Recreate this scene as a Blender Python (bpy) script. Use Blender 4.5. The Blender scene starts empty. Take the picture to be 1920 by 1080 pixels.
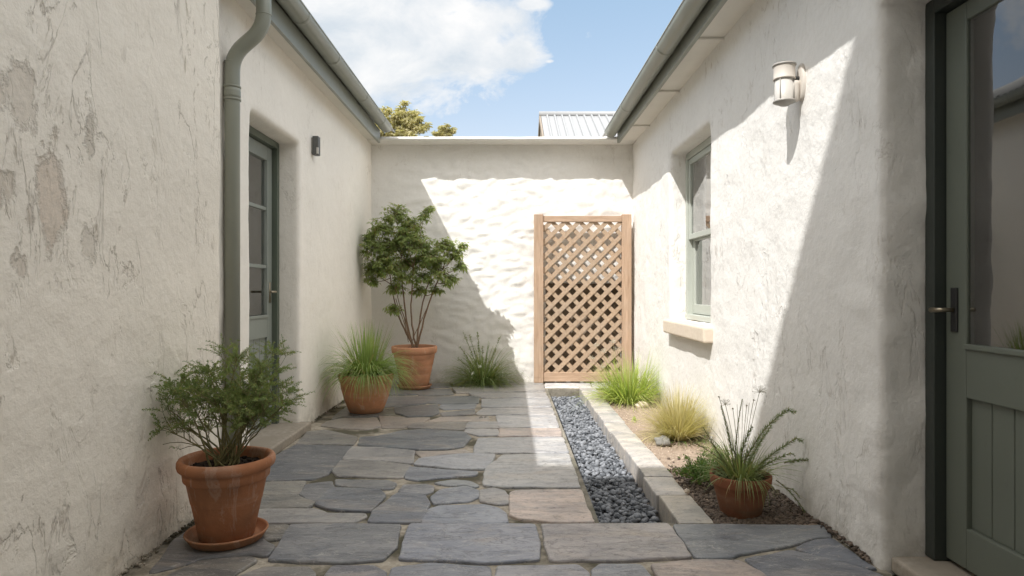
import bpy, math, random
from mathutils import Vector, Matrix, noise
from math import pi, sin, cos, radians as R
rng = random.Random(7)
scn = bpy.context.scene
COL = scn.collection
F = 1240.0; CX = 955.0; CY = 542.0; H = 1.05

def fl(px, py, z=0.0):
    """point of the floor plan (height z) that a traced stone corner stands on"""
    d = (H - z) * F / (py - CY)
    return ((px - CX) / F * d, d)

# ------------------------------------------------------------------ mesh builder
OFF = {}
class MB:
    def __init__(s): s.v = []; s.f = []; s.m = []; s.mi = 0
    def add(s, vs, fs):
        b = len(s.v); s.v.extend([tuple(p) for p in vs])
        for f in fs: s.f.append(tuple(b + i for i in f)); s.m.append(s.mi)
        return b
    def box(s, x0, x1, y0, y1, z0, z1):
        s.add([(x0,y0,z0),(x1,y0,z0),(x1,y1,z0),(x0,y1,z0),(x0,y0,z1),(x1,y0,z1),(x1,y1,z1),(x0,y1,z1)],
              [(0,3,2,1),(4,5,6,7),(0,1,5,4),(1,2,6,5),(2,3,7,6),(3,0,4,7)])
    def tube(s, path, rad, n=8, cap=True, closed=False):
        P = [Vector(p) for p in path]; k = len(P)
        if not hasattr(rad, '__len__'): rad = [rad] * k
        t0 = (P[1] - P[0]).normalized()
        up = Vector((0,0,1)) if abs(t0.z) < .9 else Vector((1,0,0))
        a = t0.cross(up).normalized()
        vs = []
        for i in range(k):
            t = (P[min(i+1,k-1)] - P[max(i-1,0)])
            t = t.normalized() if t.length > 1e-9 else t0
            a = (a - t * a.dot(t))
            a = a.normalized() if a.length > 1e-6 else t.orthogonal().normalized()
            b = t.cross(a)
            for j in range(n):
                th = 2*pi*j/n
                vs.append(P[i] + (a*cos(th) + b*sin(th)) * rad[i])
        fs = []
        for i in range(k-1):
            for j in range(n):
                j2 = (j+1) % n
                fs.append((i*n+j, i*n+j2, (i+1)*n+j2, (i+1)*n+j))
        if cap:
            fs.append(tuple(range(n-1,-1,-1))); fs.append(tuple((k-1)*n+j for j in range(n)))
        s.add(vs, fs)
    def lathe(s, prof, c, n=48, wob=0.0):
        vs = []; fs = []; k = len(prof)
        for i,(r,z) in enumerate(prof):
            for j in range(n):
                th = 2*pi*j/n
                rr = r*(1 + wob*noise.noise(Vector((cos(th)*1.3+c[0]*3, sin(th)*1.3, z*4))))
                vs.append((c[0]+rr*cos(th), c[1]+rr*sin(th), c[2]+z))
        for i in range(k-1):
            for j in range(n):
                j2 = (j+1)%n
                fs.append((i*n+j, i*n+j2, (i+1)*n+j2, (i+1)*n+j))
        s.add(vs, fs)
    def build(s, name, mat, parent=None, smooth=False, bevel=0, segs=2, loc=None):
        me = bpy.data.meshes.new(name)
        off = OFF.get(parent.name, Vector((0,0,0))) if parent else (Vector(loc) if loc else Vector((0,0,0)))
        me.from_pydata([(v[0]-off.x, v[1]-off.y, v[2]-off.z) for v in s.v], [], s.f)
        for m in (mat if isinstance(mat, (list, tuple)) else [mat]): me.materials.append(m)
        if any(s.m): me.polygons.foreach_set('material_index', s.m)
        if smooth: me.polygons.foreach_set('use_smooth', [True]*len(s.f))
        me.update()
        o = bpy.data.objects.new(name, me); COL.objects.link(o)
        if parent: o.parent = parent
        else: o.location = off
        OFF[o.name] = off
        if bevel:
            b = o.modifiers.new('bevel', 'BEVEL'); b.width = bevel; b.segments = segs; b.limit_method = 'ANGLE'; b.angle_limit = R(35)
        return o
def tag(o, label=None, cat=None, group=None, kind=None):
    if label: o['label'] = label
    if cat: o['category'] = cat
    if group: o['group'] = group
    if kind: o['kind'] = kind
    return o
def empty(name, loc, label, cat, group=None):
    o = bpy.data.objects.new(name, None); COL.objects.link(o); o.location = loc; o.empty_display_size = .1
    OFF[o.name] = Vector(loc)
    return tag(o, label, cat, group)

# ------------------------------------------------------------------ materials
class N:
    def __init__(s, name, disp=False):
        s.mat = bpy.data.materials.new(name); s.mat.use_nodes = True
        s.nt = s.mat.node_tree; s.nt.nodes.clear()
        s.out = s.n('ShaderNodeOutputMaterial')
    def n(s, t, **k):
        x = s.nt.nodes.new(t)
        for a, v in k.items(): setattr(x, a, v)
        return x
    def l(s, a, b): s.nt.links.new(a, b)
    def geo(s): return s.n('ShaderNodeNewGeometry').outputs['Position']
    def map(s, src, scale=(1,1,1), loc=(0,0,0), rot=(0,0,0)):
        m = s.n('ShaderNodeMapping'); m.inputs['Scale'].default_value = scale; m.inputs['Location'].default_value = loc; m.inputs['Rotation'].default_value = rot
        s.l(src, m.inputs['Vector']); return m.outputs[0]
    def noise(s, src, scale, detail=4, rough=.55, dist=0):
        x = s.n('ShaderNodeTexNoise'); x.inputs['Scale'].default_value = scale; x.inputs['Detail'].default_value = detail
        x.inputs['Roughness'].default_value = rough; x.inputs['Distortion'].default_value = dist
        s.l(src, x.inputs['Vector']); return x.outputs['Fac']
    def ramp(s, src, stops, interp='LINEAR'):
        r = s.n('ShaderNodeValToRGB'); r.color_ramp.interpolation = interp
        e = r.color_ramp.elements
        while len(e) < len(stops): e.new(.5)
        for i,(p,c) in enumerate(stops):
            e[i].position = p; e[i].color = (c,c,c,1) if isinstance(c,(int,float)) else (*c,1)
        s.l(src, r.inputs[0]); return r.outputs[0]
    def mix(s, f, a, b, mode='MIX'):
        m = s.n('ShaderNodeMix', data_type='RGBA', blend_type=mode)
        if isinstance(f,(int,float)): m.inputs[0].default_value = f
        else: s.l(f, m.inputs[0])
        for i,x in ((6,a),(7,b)):
            if isinstance(x, tuple): m.inputs[i].default_value = (*x,1)
            else: s.l(x, m.inputs[i])
        return m.outputs[2]
    def math(s, op, a, b=0, c=0, clamp=False):
        m = s.n('ShaderNodeMath', operation=op, use_clamp=clamp)
        for i,x in enumerate((a,b,c)):
            if isinstance(x,(int,float)): m.inputs[i].default_value = x
            else: s.l(x, m.inputs[i])
        return m.outputs[0]
    def bump(s, h, st, dist=.01, nrm=None):
        b = s.n('ShaderNodeBump'); b.inputs['Strength'].default_value = st; b.inputs['Distance'].default_value = dist
        s.l(h, b.inputs['Height'])
        if nrm is not None: s.l(nrm, b.inputs['Normal'])
        return b.outputs[0]
    def bsdf(s, col, rough=.8, nrm=None, spec=.5, metal=0):
        p = s.n('ShaderNodeBsdfPrincipled')
        if isinstance(col, tuple): p.inputs['Base Color'].default_value = (*col,1)
        else: s.l(col, p.inputs['Base Color'])
        if isinstance(rough,(int,float)): p.inputs['Roughness'].default_value = rough
        else: s.l(rough, p.inputs['Roughness'])
        p.inputs['Specular IOR Level'].default_value = spec; p.inputs['Metallic'].default_value = metal
        if nrm is not None: s.l(nrm, p.inputs['Normal'])
        s.l(p.outputs[0], s.out.inputs[0]); return p

def m_plaster(name, base, peel=0.0, vert=True, fine=.35, blobs=()):
    s = N(name); g = s.geo()
    st = s.map(g, (1,1,.4))                       # features run downwards
    n1 = s.noise(g, 1.1, 5, .6); n2 = s.noise(st, 7, 6, .62, .6)
    col = s.mix(s.ramp(n1,[(.3,0),(.7,1)]), tuple(c*.93 for c in base), base)
    # mottling
    fine_n = s.noise(g, 34, 5, .7)
    col = s.mix(s.math('MULTIPLY', s.ramp(fine_n,[(.35,1),(.6,0)]), .12), col, (base[0]*.7, base[1]*.66, base[2]*.6))
    # contour-like flaking edges and spots
    area = s.ramp(s.noise(g, 1.7, 4, .6), [(.46-.1*peel,0),(.62-.1*peel,1)])
    ed = s.math('ABSOLUTE', s.math('SUBTRACT', n2, .56))
    edge = s.math('MULTIPLY', s.ramp(ed,[(.0,1),(.016,0)]), area)
    spots = s.math('MULTIPLY', s.ramp(s.noise(st, 15, 5, .65, .3),[(.62,0),(.70,1)]), area)
    brk = s.ramp(s.noise(g, 9, 4, .6), [(.46,0),(.6,1)])
    edge = s.math('MULTIPLY', edge, brk)
    col = s.mix(s.math('MULTIPLY', edge, .25+.30*peel), col, (.30,.24,.18))
    col = s.mix(s.math('MULTIPLY', spots, .25+.4*peel), col, (.42,.35,.27))
    h = s.math('MULTIPLY_ADD', fine_n, .25, s.math('MULTIPLY', s.noise(g, 11, 6, .6), .8))
    chip = s.math('MULTIPLY', s.ramp(n2,[(.54,0),(.575,1)]), area)
    h = s.math('SUBTRACT', h, s.math('MULTIPLY', chip, .35*peel+.15))
    h = s.math('SUBTRACT', h, s.math('MULTIPLY', spots, .3))
    sep = s.n('ShaderNodeSeparateXYZ'); s.l(g, sep.inputs[0])
    for (ax, u, z, ru, rz, c, k) in blobs:
        du = s.math('DIVIDE', s.math('SUBTRACT', sep.outputs[ax], u), ru)
        dz = s.math('DIVIDE', s.math('SUBTRACT', sep.outputs[2], z), rz)
        dd = s.math('SQRT', s.math('ADD', s.math('MULTIPLY', du, du), s.math('MULTIPLY', dz, dz)))
        dd = s.math('ADD', dd, s.math('ADD', s.math('MULTIPLY_ADD', s.noise(st, 7, 4, .6, .8), 3.4, -1.7), s.math('MULTIPLY_ADD', s.noise(g, 38, 5, .7), 1.6, -.8)))
        mk = s.ramp(dd,[(.60,1),(1.05,0)])
        rim = s.math('MULTIPLY', s.math('MULTIPLY', s.ramp(dd,[(.62,0),(.84,1)]), mk), brk)
        body = s.ramp(s.noise(g, 60, 4, .7), [(.3, tuple(x*.75 for x in c)),(.7, tuple(min(1,x*1.12) for x in c))])
        col = s.mix(s.math('MULTIPLY', mk, k), col, body)
        col = s.mix(s.math('MULTIPLY', rim, .6*k), col, (.26,.21,.16))
        h = s.math('SUBTRACT', h, s.math('MULTIPLY', mk, 1.3*k))
    # damp dirt along the ground
    dirt = s.math('MULTIPLY', s.ramp(sep.outputs[2],[(0,1),(.22,0)]), s.ramp(s.noise(g, 7, 6, .75),[(.36,0),(.6,1)]))
    col = s.mix(s.math('MULTIPLY', dirt, .5), col, (.22,.19,.14))
    s.bsdf(col, .92, s.bump(h, fine+.25*peel, .02), .15)
    return s.mat

def m_paint(name, c, rough=.45, var=.08, bs=.04):
    s = N(name); g = s.geo()
    n = s.noise(g, 6, 5, .6); f = s.noise(g, 90, 3, .6)
    col = s.mix(n, tuple(x*(1-var) for x in c), tuple(x*(1+var) for x in c))
    col = s.mix(s.ramp(s.noise(g, 22, 5, .7),[(.62,0),(.75,.35)]), col, tuple(x*.62 for x in c))
    s.bsdf(col, s.ramp(n,[(.3,rough-.06),(.7,rough+.1)]), s.bump(f, bs*2, .002), .5)
    return s.mat

def m_stone(name, bump=.5):
    s = N(name); g = s.geo()
    at = s.n('ShaderNodeAttribute', attribute_name='tone')
    a = s.noise(s.map(g,(1,2.2,1),rot=(0,0,.2)), 3.4, 7, .65, .9); b = s.noise(g, 26, 6, .7, .4); c = s.noise(s.map(g,(1,2.6,1)), 1.6, 4, .6, 1.2)
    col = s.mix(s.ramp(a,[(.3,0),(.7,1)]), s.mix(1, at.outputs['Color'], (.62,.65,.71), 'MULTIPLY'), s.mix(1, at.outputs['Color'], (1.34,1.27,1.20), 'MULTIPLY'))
    col = s.mix(s.ramp(c,[(.56,0),(.70,.40)]), col, (.40,.33,.26))
    col = s.mix(s.ramp(b,[(.30,.5),(.48,0)]), col, (.10,.10,.11))
    # thin pale veins and dark cleft lines
    vein = s.ramp(s.math('ABSOLUTE', s.math('SUBTRACT', s.noise(s.map(g,(1,3.0,1)), 2.9, 6, .6, 1.5), .5)), [(0,.6),(.009,0)])
    col = s.mix(vein, col, (.52,.49,.45))
    cl = s.ramp(s.math('ABSOLUTE', s.math('SUBTRACT', s.noise(s.map(g,(1,3.4,1),(5,2,0)), 3.6, 7, .65, 1.0), .47)), [(0,.75),(.008,0)])
    col = s.mix(cl, col, (.09,.085,.08))
    step = s.noise(s.map(g,(1,2.6,1)), 4.2, 8, .72, .8)
    h = s.math('ADD', s.math('MULTIPLY', s.ramp(step,[(.2,0),(.42,.4),(.45,.55),(.6,.7),(.63,.9),(.9,1)]), 1.0), s.math('MULTIPLY', b, .3))
    h = s.math('SUBTRACT', h, s.math('MULTIPLY', cl, .4))
    s.bsdf(col, s.ramp(a,[(.3,.26),(.7,.48)]), s.bump(h, bump, .012), .45)
    return s.mat

def m_grain(name, c1, c2, c3=None, scale=30, rough=.95, st=.7, dist=.01):
    s = N(name); g = s.geo()
    a = s.noise(g, scale, 6, .7); b = s.noise(g, scale*.12, 4, .6)
    col = s.mix(s.ramp(a,[(.3,0),(.7,1)]), c1, c2)
    if c3: col = s.mix(s.ramp(b,[(.45,0),(.6,1)]), col, c3)
    s.bsdf(col, rough, s.bump(a, st, dist), .2)
    return s.mat

def m_island(name, c1, c2, rough=.6, st=.3, scale=60):
    s = N(name); g = s.geo(); geo = s.n('ShaderNodeNewGeometry')
    a = s.noise(g, scale, 4, .7)
    col = s.mix(geo.outputs['Random Per Island'], c1, c2)
    col = s.mix(s.ramp(a,[(.4,0),(.75,.35)]), col, tuple(min(1,x*1.5) for x in c2))
    s.bsdf(col, rough, s.bump(a, st, .004), .4)
    return s.mat

def m_leaf(name, c1, c2, trans=.35, tip=None):
    s = N(name); geo = s.n('ShaderNodeNewGeometry')
    col = s.mix(geo.outputs['Random Per Island'], c1, c2)
    n = s.noise(geo.outputs['Position'], 5, 3, .6)
    col = s.mix(s.ramp(n,[(.35,0),(.65,.55)]), col, tip if tip else tuple(x*1.35 for x in c2))
    rnd = s.n('ShaderNodeTexWhiteNoise', noise_dimensions='1D'); s.l(geo.outputs['Random Per Island'], rnd.inputs['W'])
    col = s.mix(s.ramp(rnd.outputs['Value'], [(.89,0),(.93,.75)]), col, (.42,.34,.17))
    p = s.n('ShaderNodeBsdfPrincipled'); p.inputs['Roughness'].default_value = .5; p.inputs['Specular IOR Level'].default_value = .35
    s.l(col, p.inputs['Base Color'])
    t = s.n('ShaderNodeBsdfTranslucent'); s.l(s.mix(1, col, (1.25,1.3,.7), 'MULTIPLY'), t.inputs['Color'])
    m = s.n('ShaderNodeMixShader'); m.inputs[0].default_value = trans
    s.l(p.outputs[0], m.inputs[1]); s.l(t.outputs[0], m.inputs[2]); s.l(m.outputs[0], s.out.inputs[0])
    return s.mat

def m_terracotta(name, base=(.43,.175,.085), pale=.3, seed=0):
    s = N(name); g = s.geo(); o = s.map(g,(1,1,1),(seed,seed*.7,0))
    a = s.noise(o, 7, 6, .65, .4); b = s.noise(o, 60, 4, .7); c = s.noise(s.map(o,(1,1,4)), 4, 5, .6)
    col = s.mix(s.ramp(a,[(.3,0),(.7,1)]), tuple(x*.78 for x in base), tuple(x*1.16 for x in base))
    col = s.mix(s.ramp(c,[(.55,0),(.72,pale)]), col, (.55,.40,.31))
    col = s.mix(s.ramp(s.noise(o, 26, 6, .75),[(.64,0),(.72,pale*1.1)]), col, (.60,.50,.42))
    col = s.mix(s.ramp(s.noise(o, 3.1, 5, .6),[(.50,0),(.75,.45)]), col, (.16,.10,.065))
    col = s.mix(s.math('MULTIPLY', s.ramp(s.noise(s.map(o,(1,1,.35),(2,5,1)), 9, 7, .72, .7),[(.54,0),(.60,.5),(.63,.15),(.72,.7)]), pale*1.6), col, (.62,.53,.45))
    sep = s.n('ShaderNodeSeparateXYZ'); s.l(g, sep.inputs[0])
    low = s.math('MULTIPLY', s.ramp(sep.outputs[2],[(0,1),(.14,0)]), s.ramp(c,[(.35,0),(.6,.6)]))
    col = s.mix(low, col, (.17,.13,.08))
    s.bsdf(col, .82, s.bump(s.math('ADD', b, s.math('MULTIPLY', c, .8)), .22, .006), .25)
    return s.mat

def m_wood(name, axis, c1=(.32,.21,.135), c2=(.53,.375,.265)):
    s = N(name); g = s.geo()
    sc = {'x':(.12,1,1),'z':(1,1,.07),'d':(1,1,1)}[axis]
    v = s.map(g, sc); geo = s.n('ShaderNodeNewGeometry')
    a = s.noise(v, 34, 6, .65, .6); b = s.noise(v, 120, 3, .6)
    col = s.mix(s.ramp(a,[(.3,0),(.7,1)]), c1, c2)
    col = s.mix(s.math('MULTIPLY', geo.outputs['Random Per Island'], .35), col, tuple(x*.62 for x in c2))
    col = s.mix(s.ramp(s.noise(g, 3, 4, .6),[(.45,0),(.7,.35)]), col, (.36,.30,.24))
    s.bsdf(col, .7, s.bump(s.math('ADD',a,s.math('MULTIPLY',b,.4)), .35, .003), .3)
    return s.mat

def m_glass(name, tint=(.96,.98,.97)):
    s = N(name)
    fr = s.n('ShaderNodeFresnel'); fr.inputs['IOR'].default_value = 1.6
    gl = s.n('ShaderNodeBsdfGlossy'); gl.inputs['Roughness'].default_value = .012; gl.inputs['Color'].default_value = (1,1,1,1)
    tr = s.n('ShaderNodeBsdfTransparent'); tr.inputs['Color'].default_value = (*tint,1)
    g = s.geo(); s.l(s.bump(s.noise(g, 2.2, 2, .5), .03, .02), gl.inputs['Normal'])
    m = s.n('ShaderNodeMixShader')
    s.l(s.math('MULTIPLY_ADD', fr.outputs[0], 1.7, .05, clamp=True), m.inputs[0]); s.l(tr.outputs[0], m.inputs[1]); s.l(gl.outputs[0], m.inputs[2])
    s.l(m.outputs[0], s.out.inputs[0]); return s.mat

WB = (.82,.797,.757)
LW = .82
M = {}
M['plaster_near'] = m_plaster('plaster_weathered', (.865,.80,.695), 1.0, blobs=(
    (1, 2.085, 1.33, .075, .15, (.60,.49,.39), .6), (1, 1.94, 1.62, .10, .10, (.58,.50,.41), .45),
    (1, 1.90, 1.35, .05, .07, (.54,.46,.37), .5), (1, 2.27, 1.60, .035, .09, (.52,.46,.38), .6),
    (1, 1.99, 1.27, .03, .07, (.48,.40,.32), .5), (1, 2.27, 1.20, .05, .06, (.52,.46,.38), .4),
    (1, 1.95, 1.12, .035, .05, (.50,.42,.34), .5)))
M['plaster_left'] = m_plaster('plaster_cream', (.885,.835,.755), .15)
M['plaster_right'] = m_plaster('plaster_white', WB, .48, fine=.42)
M['plaster_back'] = m_plaster('plaster_back', WB, .05, fine=.3)
M['plaster_plain'] = m_plaster('plaster_plain', (.72,.68,.61), .1)
M['soffit'] = m_paint('soffit_paint', (.78,.75,.69), .8)
M['sage'] = m_paint('sage_metal', (.26,.27,.23), .38)
M['sage_pipe'] = m_paint('sage_pipe', (.25,.258,.21), .36)
M['door_left'] = m_paint('door_sage', (.235,.255,.225), .45)
M['door_right'] = m_paint('door_green_grey', (.128,.142,.114), .42)
M['frame_right'] = m_paint('door_frame_dark', (.035,.042,.036), .5)
M['frame_left'] = m_paint('door_frame_left', (.10,.12,.09), .5)
M['win'] = m_paint('window_paint', (.42,.44,.39), .45)
M['stone'] = m_stone('slate_flagstone')
M['kerb'] = m_stone('kerb_stone', .3)
M['sill'] = m_grain('sandstone', (.58,.49,.38), (.70,.61,.50), (.62,.53,.43), 40, .85, .3, .004)
M['step'] = m_grain('step_stone', (.26,.225,.18), (.40,.35,.29), (.30,.26,.21), 34, .85, .4, .006)
M['mortar'] = m_grain('mortar', (.27,.235,.185), (.52,.46,.375), (.11,.10,.07), 30, .95, .9, .012)
M['ground'] = m_grain('earth', (.14,.11,.07), (.24,.19,.13), (.10,.12,.05), 6)
M['soil'] = m_grain('bed_soil', (.22,.165,.12), (.46,.36,.28), (.34,.26,.20), 38, .95, .9, .015)
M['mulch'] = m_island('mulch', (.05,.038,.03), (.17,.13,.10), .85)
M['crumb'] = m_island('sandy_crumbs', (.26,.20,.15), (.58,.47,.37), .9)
M['pot_soil'] = m_grain('potting_soil', (.015,.011,.008), (.07,.045,.03), None, 90, .95, 1, .02)
M['pebble'] = m_island('pebbles', (.034,.040,.048), (.25,.26,.28), .7, .35, 45)
M['cwall'] = m_grain('channel_concrete', (.17,.15,.12), (.33,.30,.25), (.14,.13,.10), 24, .9, .5)
M['pot_a'] = m_terracotta('terracotta_aged', (.41,.175,.085), .3, 1)
M['pot_b'] = m_terracotta('terracotta_warm', (.55,.255,.135), .5, 5)
M['pot_c'] = m_terracotta('terracotta_bright', (.56,.275,.155), .35, 9)
M['pot_d'] = m_terracotta('terracotta_dark', (.27,.105,.055), .12, 13)
M['wood_z'] = m_wood('cedar_upright', 'z'); M['wood_x'] = m_wood('cedar_rail', 'x'); M['wood_d'] = m_wood('cedar_lattice', 'd', (.33,.225,.145), (.51,.38,.27))
M['wood_dark'] = m_wood('old_boards', 'z', (.19,.145,.10), (.34,.265,.19))
M['glass'] = m_glass('window_glass')
M['black'] = m_paint('black_metal', (.02,.02,.02), .4)
M['brass'] = (lambda s: (s.bsdf((.36,.31,.23), .35, None, .5, 1), s.mat)[1])(N('aged_brass'))
M['lamp_grey'] = m_paint('lamp_grey', (.10,.10,.095), .45)
M['lamp_cream'] = m_paint('lamp_cream', (.56,.51,.45), .5)
M['lamp_zinc'] = m_paint('lamp_zinc', (.33,.31,.28), .4)
def frosted():
    s = N('frosted_glass'); p = s.bsdf((.80,.76,.70), .35, None, .5)
    p.inputs['Transmission Weight'].default_value = .35; return s.mat
M['frost'] = frosted()
M['curtain'] = m_grain('curtain_linen', (.30,.27,.23), (.42,.38,.33), None, 60, .9, .2, .002)
M['curtain_brown'] = m_grain('curtain_brown', (.13,.10,.065), (.18,.14,.095), None, 60, .9, .2, .002)
M['blind'] = m_wood('blind_slats', 'x', (.10,.065,.04), (.30,.20,.12))
M['room'] = m_paint('room_paint', (.16,.14,.115), .9)
M['roof'] = m_paint('roof_sheet', (.30,.29,.27), .55)
M['roof_white'] = m_paint('roof_white', (.27,.275,.28), .5, .03)
M['gable'] = m_paint('gable_paint', (.24,.20,.16), .8)
M['bark'] = m_grain('bark', (.16,.12,.085), (.33,.26,.19), None, 40, .9, .6, .006)
M['stem'] = m_grain('green_stem', (.13,.13,.055), (.27,.23,.11), None, 60, .7, .3, .003)
M['twig'] = m_grain('brown_twig', (.15,.095,.06), (.30,.20,.13), None, 60, .8, .3, .003)
M['fern'] = m_leaf('fern_leaves', (.13,.19,.07), (.24,.31,.12), .45, (.30,.35,.14))
M['treeleaf'] = m_leaf('tree_leaves', (.16,.23,.09), (.34,.41,.16), .5, (.44,.48,.20))
M['grass'] = m_leaf('grass_blades', (.14,.22,.06), (.32,.41,.15), .4)
M['bright'] = m_leaf('bright_blades', (.20,.30,.06), (.44,.50,.16), .45)
M['dry'] = m_leaf('dry_blades', (.40,.36,.17), (.66,.59,.36), .4, (.60,.52,.32))
M['lily'] = m_leaf('lily_blades', (.11,.17,.06), (.25,.32,.12), .4, (.34,.38,.18))
M['rosemary'] = m_leaf('frond_needles', (.11,.17,.07), (.22,.29,.13), .4, (.28,.33,.16))
M['lowshrub'] = m_leaf('low_leaves', (.05,.11,.03), (.13,.22,.055), .35)
M['flower'] = m_island('seed_heads', (.30,.28,.20), (.50,.47,.38), .8)
M['white'] = m_island('white_petals', (.75,.74,.68), (.85,.84,.78), .7)
M['gum'] = m_leaf('gum_leaves', (.28,.27,.14), (.50,.45,.27), .45, (.56,.50,.32))
M['rock'] = m_grain('rock', (.14,.135,.12), (.33,.32,.29), (.12,.14,.07), 14, .85, .8, .015)

# ------------------------------------------------------------------ plaster walls with openings and soft corners
def lins(a, b, res):
    k = max(1, int(round(abs(b-a)/res))); return [a + (b-a)*i/k for i in range(k+1)]
def wall_sheet(poly, z0, z1, holes=(), res=.03, disp=None, smooth=2):
    """poly: plan points; holes: (segment, d0, d1, za, zb, inward vector); returns MB"""
    key = {}; V = []; Fs = []
    def vid(p):
        k = (round(p[0],4), round(p[1],4), round(p[2],4))
        if k not in key: key[k] = len(V); V.append(Vector(p))
        return key[k]
    zs = {z0, z1}
    for h in holes: zs |= {h[3], h[4]}
    zs = sorted(zs); Z = []
    for a, b in zip(zs, zs[1:]): Z += lins(a,b,res)[(1 if Z else 0):]
    for si in range(len(poly)-1):
        A = Vector(poly[si]); B = Vector(poly[si+1]); L = (B-A).length; t = (B-A)/L
        us = {0., L}
        for h in holes:
            if h[0]==si: us |= {h[1], h[2]}
        us = sorted(us); U = []
        for a, b in zip(us, us[1:]): U += lins(a,b,res)[(1 if U else 0):]
        P = lambda u, z: (A.x+t.x*u, A.y+t.y*u, z)
        for a, b in zip(U, U[1:]):
            for c, d in zip(Z, Z[1:]):
                um = (a+b)/2; zm = (c+d)/2
                if any(h[0]==si and h[1]<um<h[2] and h[3]<zm<h[4] for h in holes): continue
                Fs.append((vid(P(a,c)), vid(P(b,c)), vid(P(b,d)), vid(P(a,d))))
        for h in holes:
            if h[0] != si: continue
            inn = Vector((h[5][0], h[5][1], 0)); dl = inn.length; D = lins(0, dl, res); inn.normalize()
            hc = Vector((A.x+t.x*(h[1]+h[2])/2+inn.x*dl/2, A.y+t.y*(h[1]+h[2])/2+inn.y*dl/2, (h[3]+h[4])/2))
            def addq(q, hc):
                n = (V[q[1]]-V[q[0]]).cross(V[q[2]]-V[q[0]]); Fs.append(q if n.dot(hc-V[q[0]]) > 0 else q[::-1])
            Q = lambda u, z, dd: (A.x+t.x*u+inn.x*dd, A.y+t.y*u+inn.y*dd, z)
            Zh = [z for z in Z if h[3]-1e-6 <= z <= h[4]+1e-6]; Uh = [u for u in U if h[1]-1e-6 <= u <= h[2]+1e-6]
            for u, fl_ in ((h[1],0),(h[2],1)):
                for c, d in zip(Zh, Zh[1:]):
                    for e, f in zip(D, D[1:]):
                        q = (vid(Q(u,c,e)), vid(Q(u,c,f)), vid(Q(u,d,f)), vid(Q(u,d,e)))
                        addq(q, hc)
            for z, fl_ in ((h[3],0),(h[4],1)):
                if z <= z0 + 1e-6: continue
                for a, b in zip(Uh, Uh[1:]):
                    for e, f in zip(D, D[1:]):
                        q = (vid(Q(a,z,e)), vid(Q(b,z,e)), vid(Q(b,z,f)), vid(Q(a,z,f)))
                        addq(q, hc)
    nb = [set() for _ in V]; cnt = {}
    for f in Fs:
        for i in range(4):
            a, b = f[i], f[(i+1)%4]; nb[a].add(b); nb[b].add(a)
            k = (min(a,b),max(a,b)); cnt[k] = cnt.get(k,0)+1
    bd = set()
    for (a,b),c in cnt.items():
        if c==1: bd.add(a); bd.add(b)
    for _ in range(smooth):
        W = [v.copy() for v in V]
        for i in range(len(V)):
            if i in bd: continue
            s = Vector((0,0,0))
            for j in nb[i]: s += W[j]
            V[i] = W[i]*.35 + s/len(nb[i])*.65
    Nn = [Vector((0,0,0)) for _ in V]
    for f in Fs:
        n = (V[f[2]]-V[f[0]]).cross(V[f[3]]-V[f[1]])
        for i in f: Nn[i] += n
    if disp:
        V2 = []
        for i, v in enumerate(V):
            n = Nn[i].normalized() if Nn[i].length > 0 else Vector((0,0,1))
            V2.append(v + n*disp(v))
        V = V2
    mb = MB(); mb.add(V, Fs); return mb
def fbm(p, o=4):
    return noise.fractal(p, 1.0, 2.0, o)
def d_left(v):
    return .007*fbm(v*2.4) + .0025*fbm(v*Vector((9,9,9)).x)
def d_near(v):
    low = max(0, .75-v.z)*.010
    return .008*fbm(v*2.0) + .0022*fbm(v*10) + low*fbm(v*7+Vector((3,1,2)))
def d_right(v):
    k = 1.0 + 1.6*max(0, 1-abs(v.y-2.55)/.35)
    return k*(.0065*fbm(v*2.7) + .0022*fbm(v*11)) + .004*fbm(Vector((v.x*9, v.y*9, v.z*3)))*max(0,1-abs(v.y-2.55)/.5)
def d_back(v):
    p = Vector((v.x*5.2, v.y*5, v.z*10.5)); q = noise.noise_vector(p*.45)*.9
    r = abs(noise.noise(p+q)); r2 = abs(noise.noise(p*2.1+q*1.7+Vector((4,4,4))))
    k = (.55 + .45*max(0, min(1, (v.z-.1)/1.0)))*(.22+.78*max(0, min(1, (v.x+.95+v.z*.25)/.6)))
    return k*(.026*(r-.3) + .012*(r2-.3) + .003*fbm(v*16)) + .006*fbm(v*1.7)

XL = -1.57; XN = -1.44; XR = 1.402; YB = 7.53; YS = 3.31
# ------------------------------------------------------------------ left house
lh = empty('rendered_house', (-3.2, 3.0, 0), 'cream rendered house on the left with sage gutter, downpipe and half glazed door', 'house')
wall_sheet([(XN,-1.35),(XN,YS),(XL-.10,YS)], -.03, 2.76, disp=d_near).build('wall', M['plaster_near'], lh, True)
DL0, DL1, DZ = 4.02, 4.954, 2.14
wall_sheet([(XL,YS-.06),(XL,YB+.05)], -.03, 2.76, holes=[(0, DL0-YS+.06, DL1-YS+.06, -.03, DZ, (-.25,0))], disp=d_left).build('wall', M['plaster_left'], lh, True)
b = MB(); b.box(-6.2,-6.0,-1.35,7.8,-.3,2.75); b.box(-6.0,-1.9,7.6,7.8,-.3,2.75); b.box(-6.0,-1.9,-1.35,-1.15,-.3,2.75)
for yy in (-1.34, 7.78): b.add([(-6.2,yy,2.75),(-1.5,yy,2.75),(-3.85,yy,4.0)], [(0,1,2)])
b.build('wall', M['plaster_plain'], lh)
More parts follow.
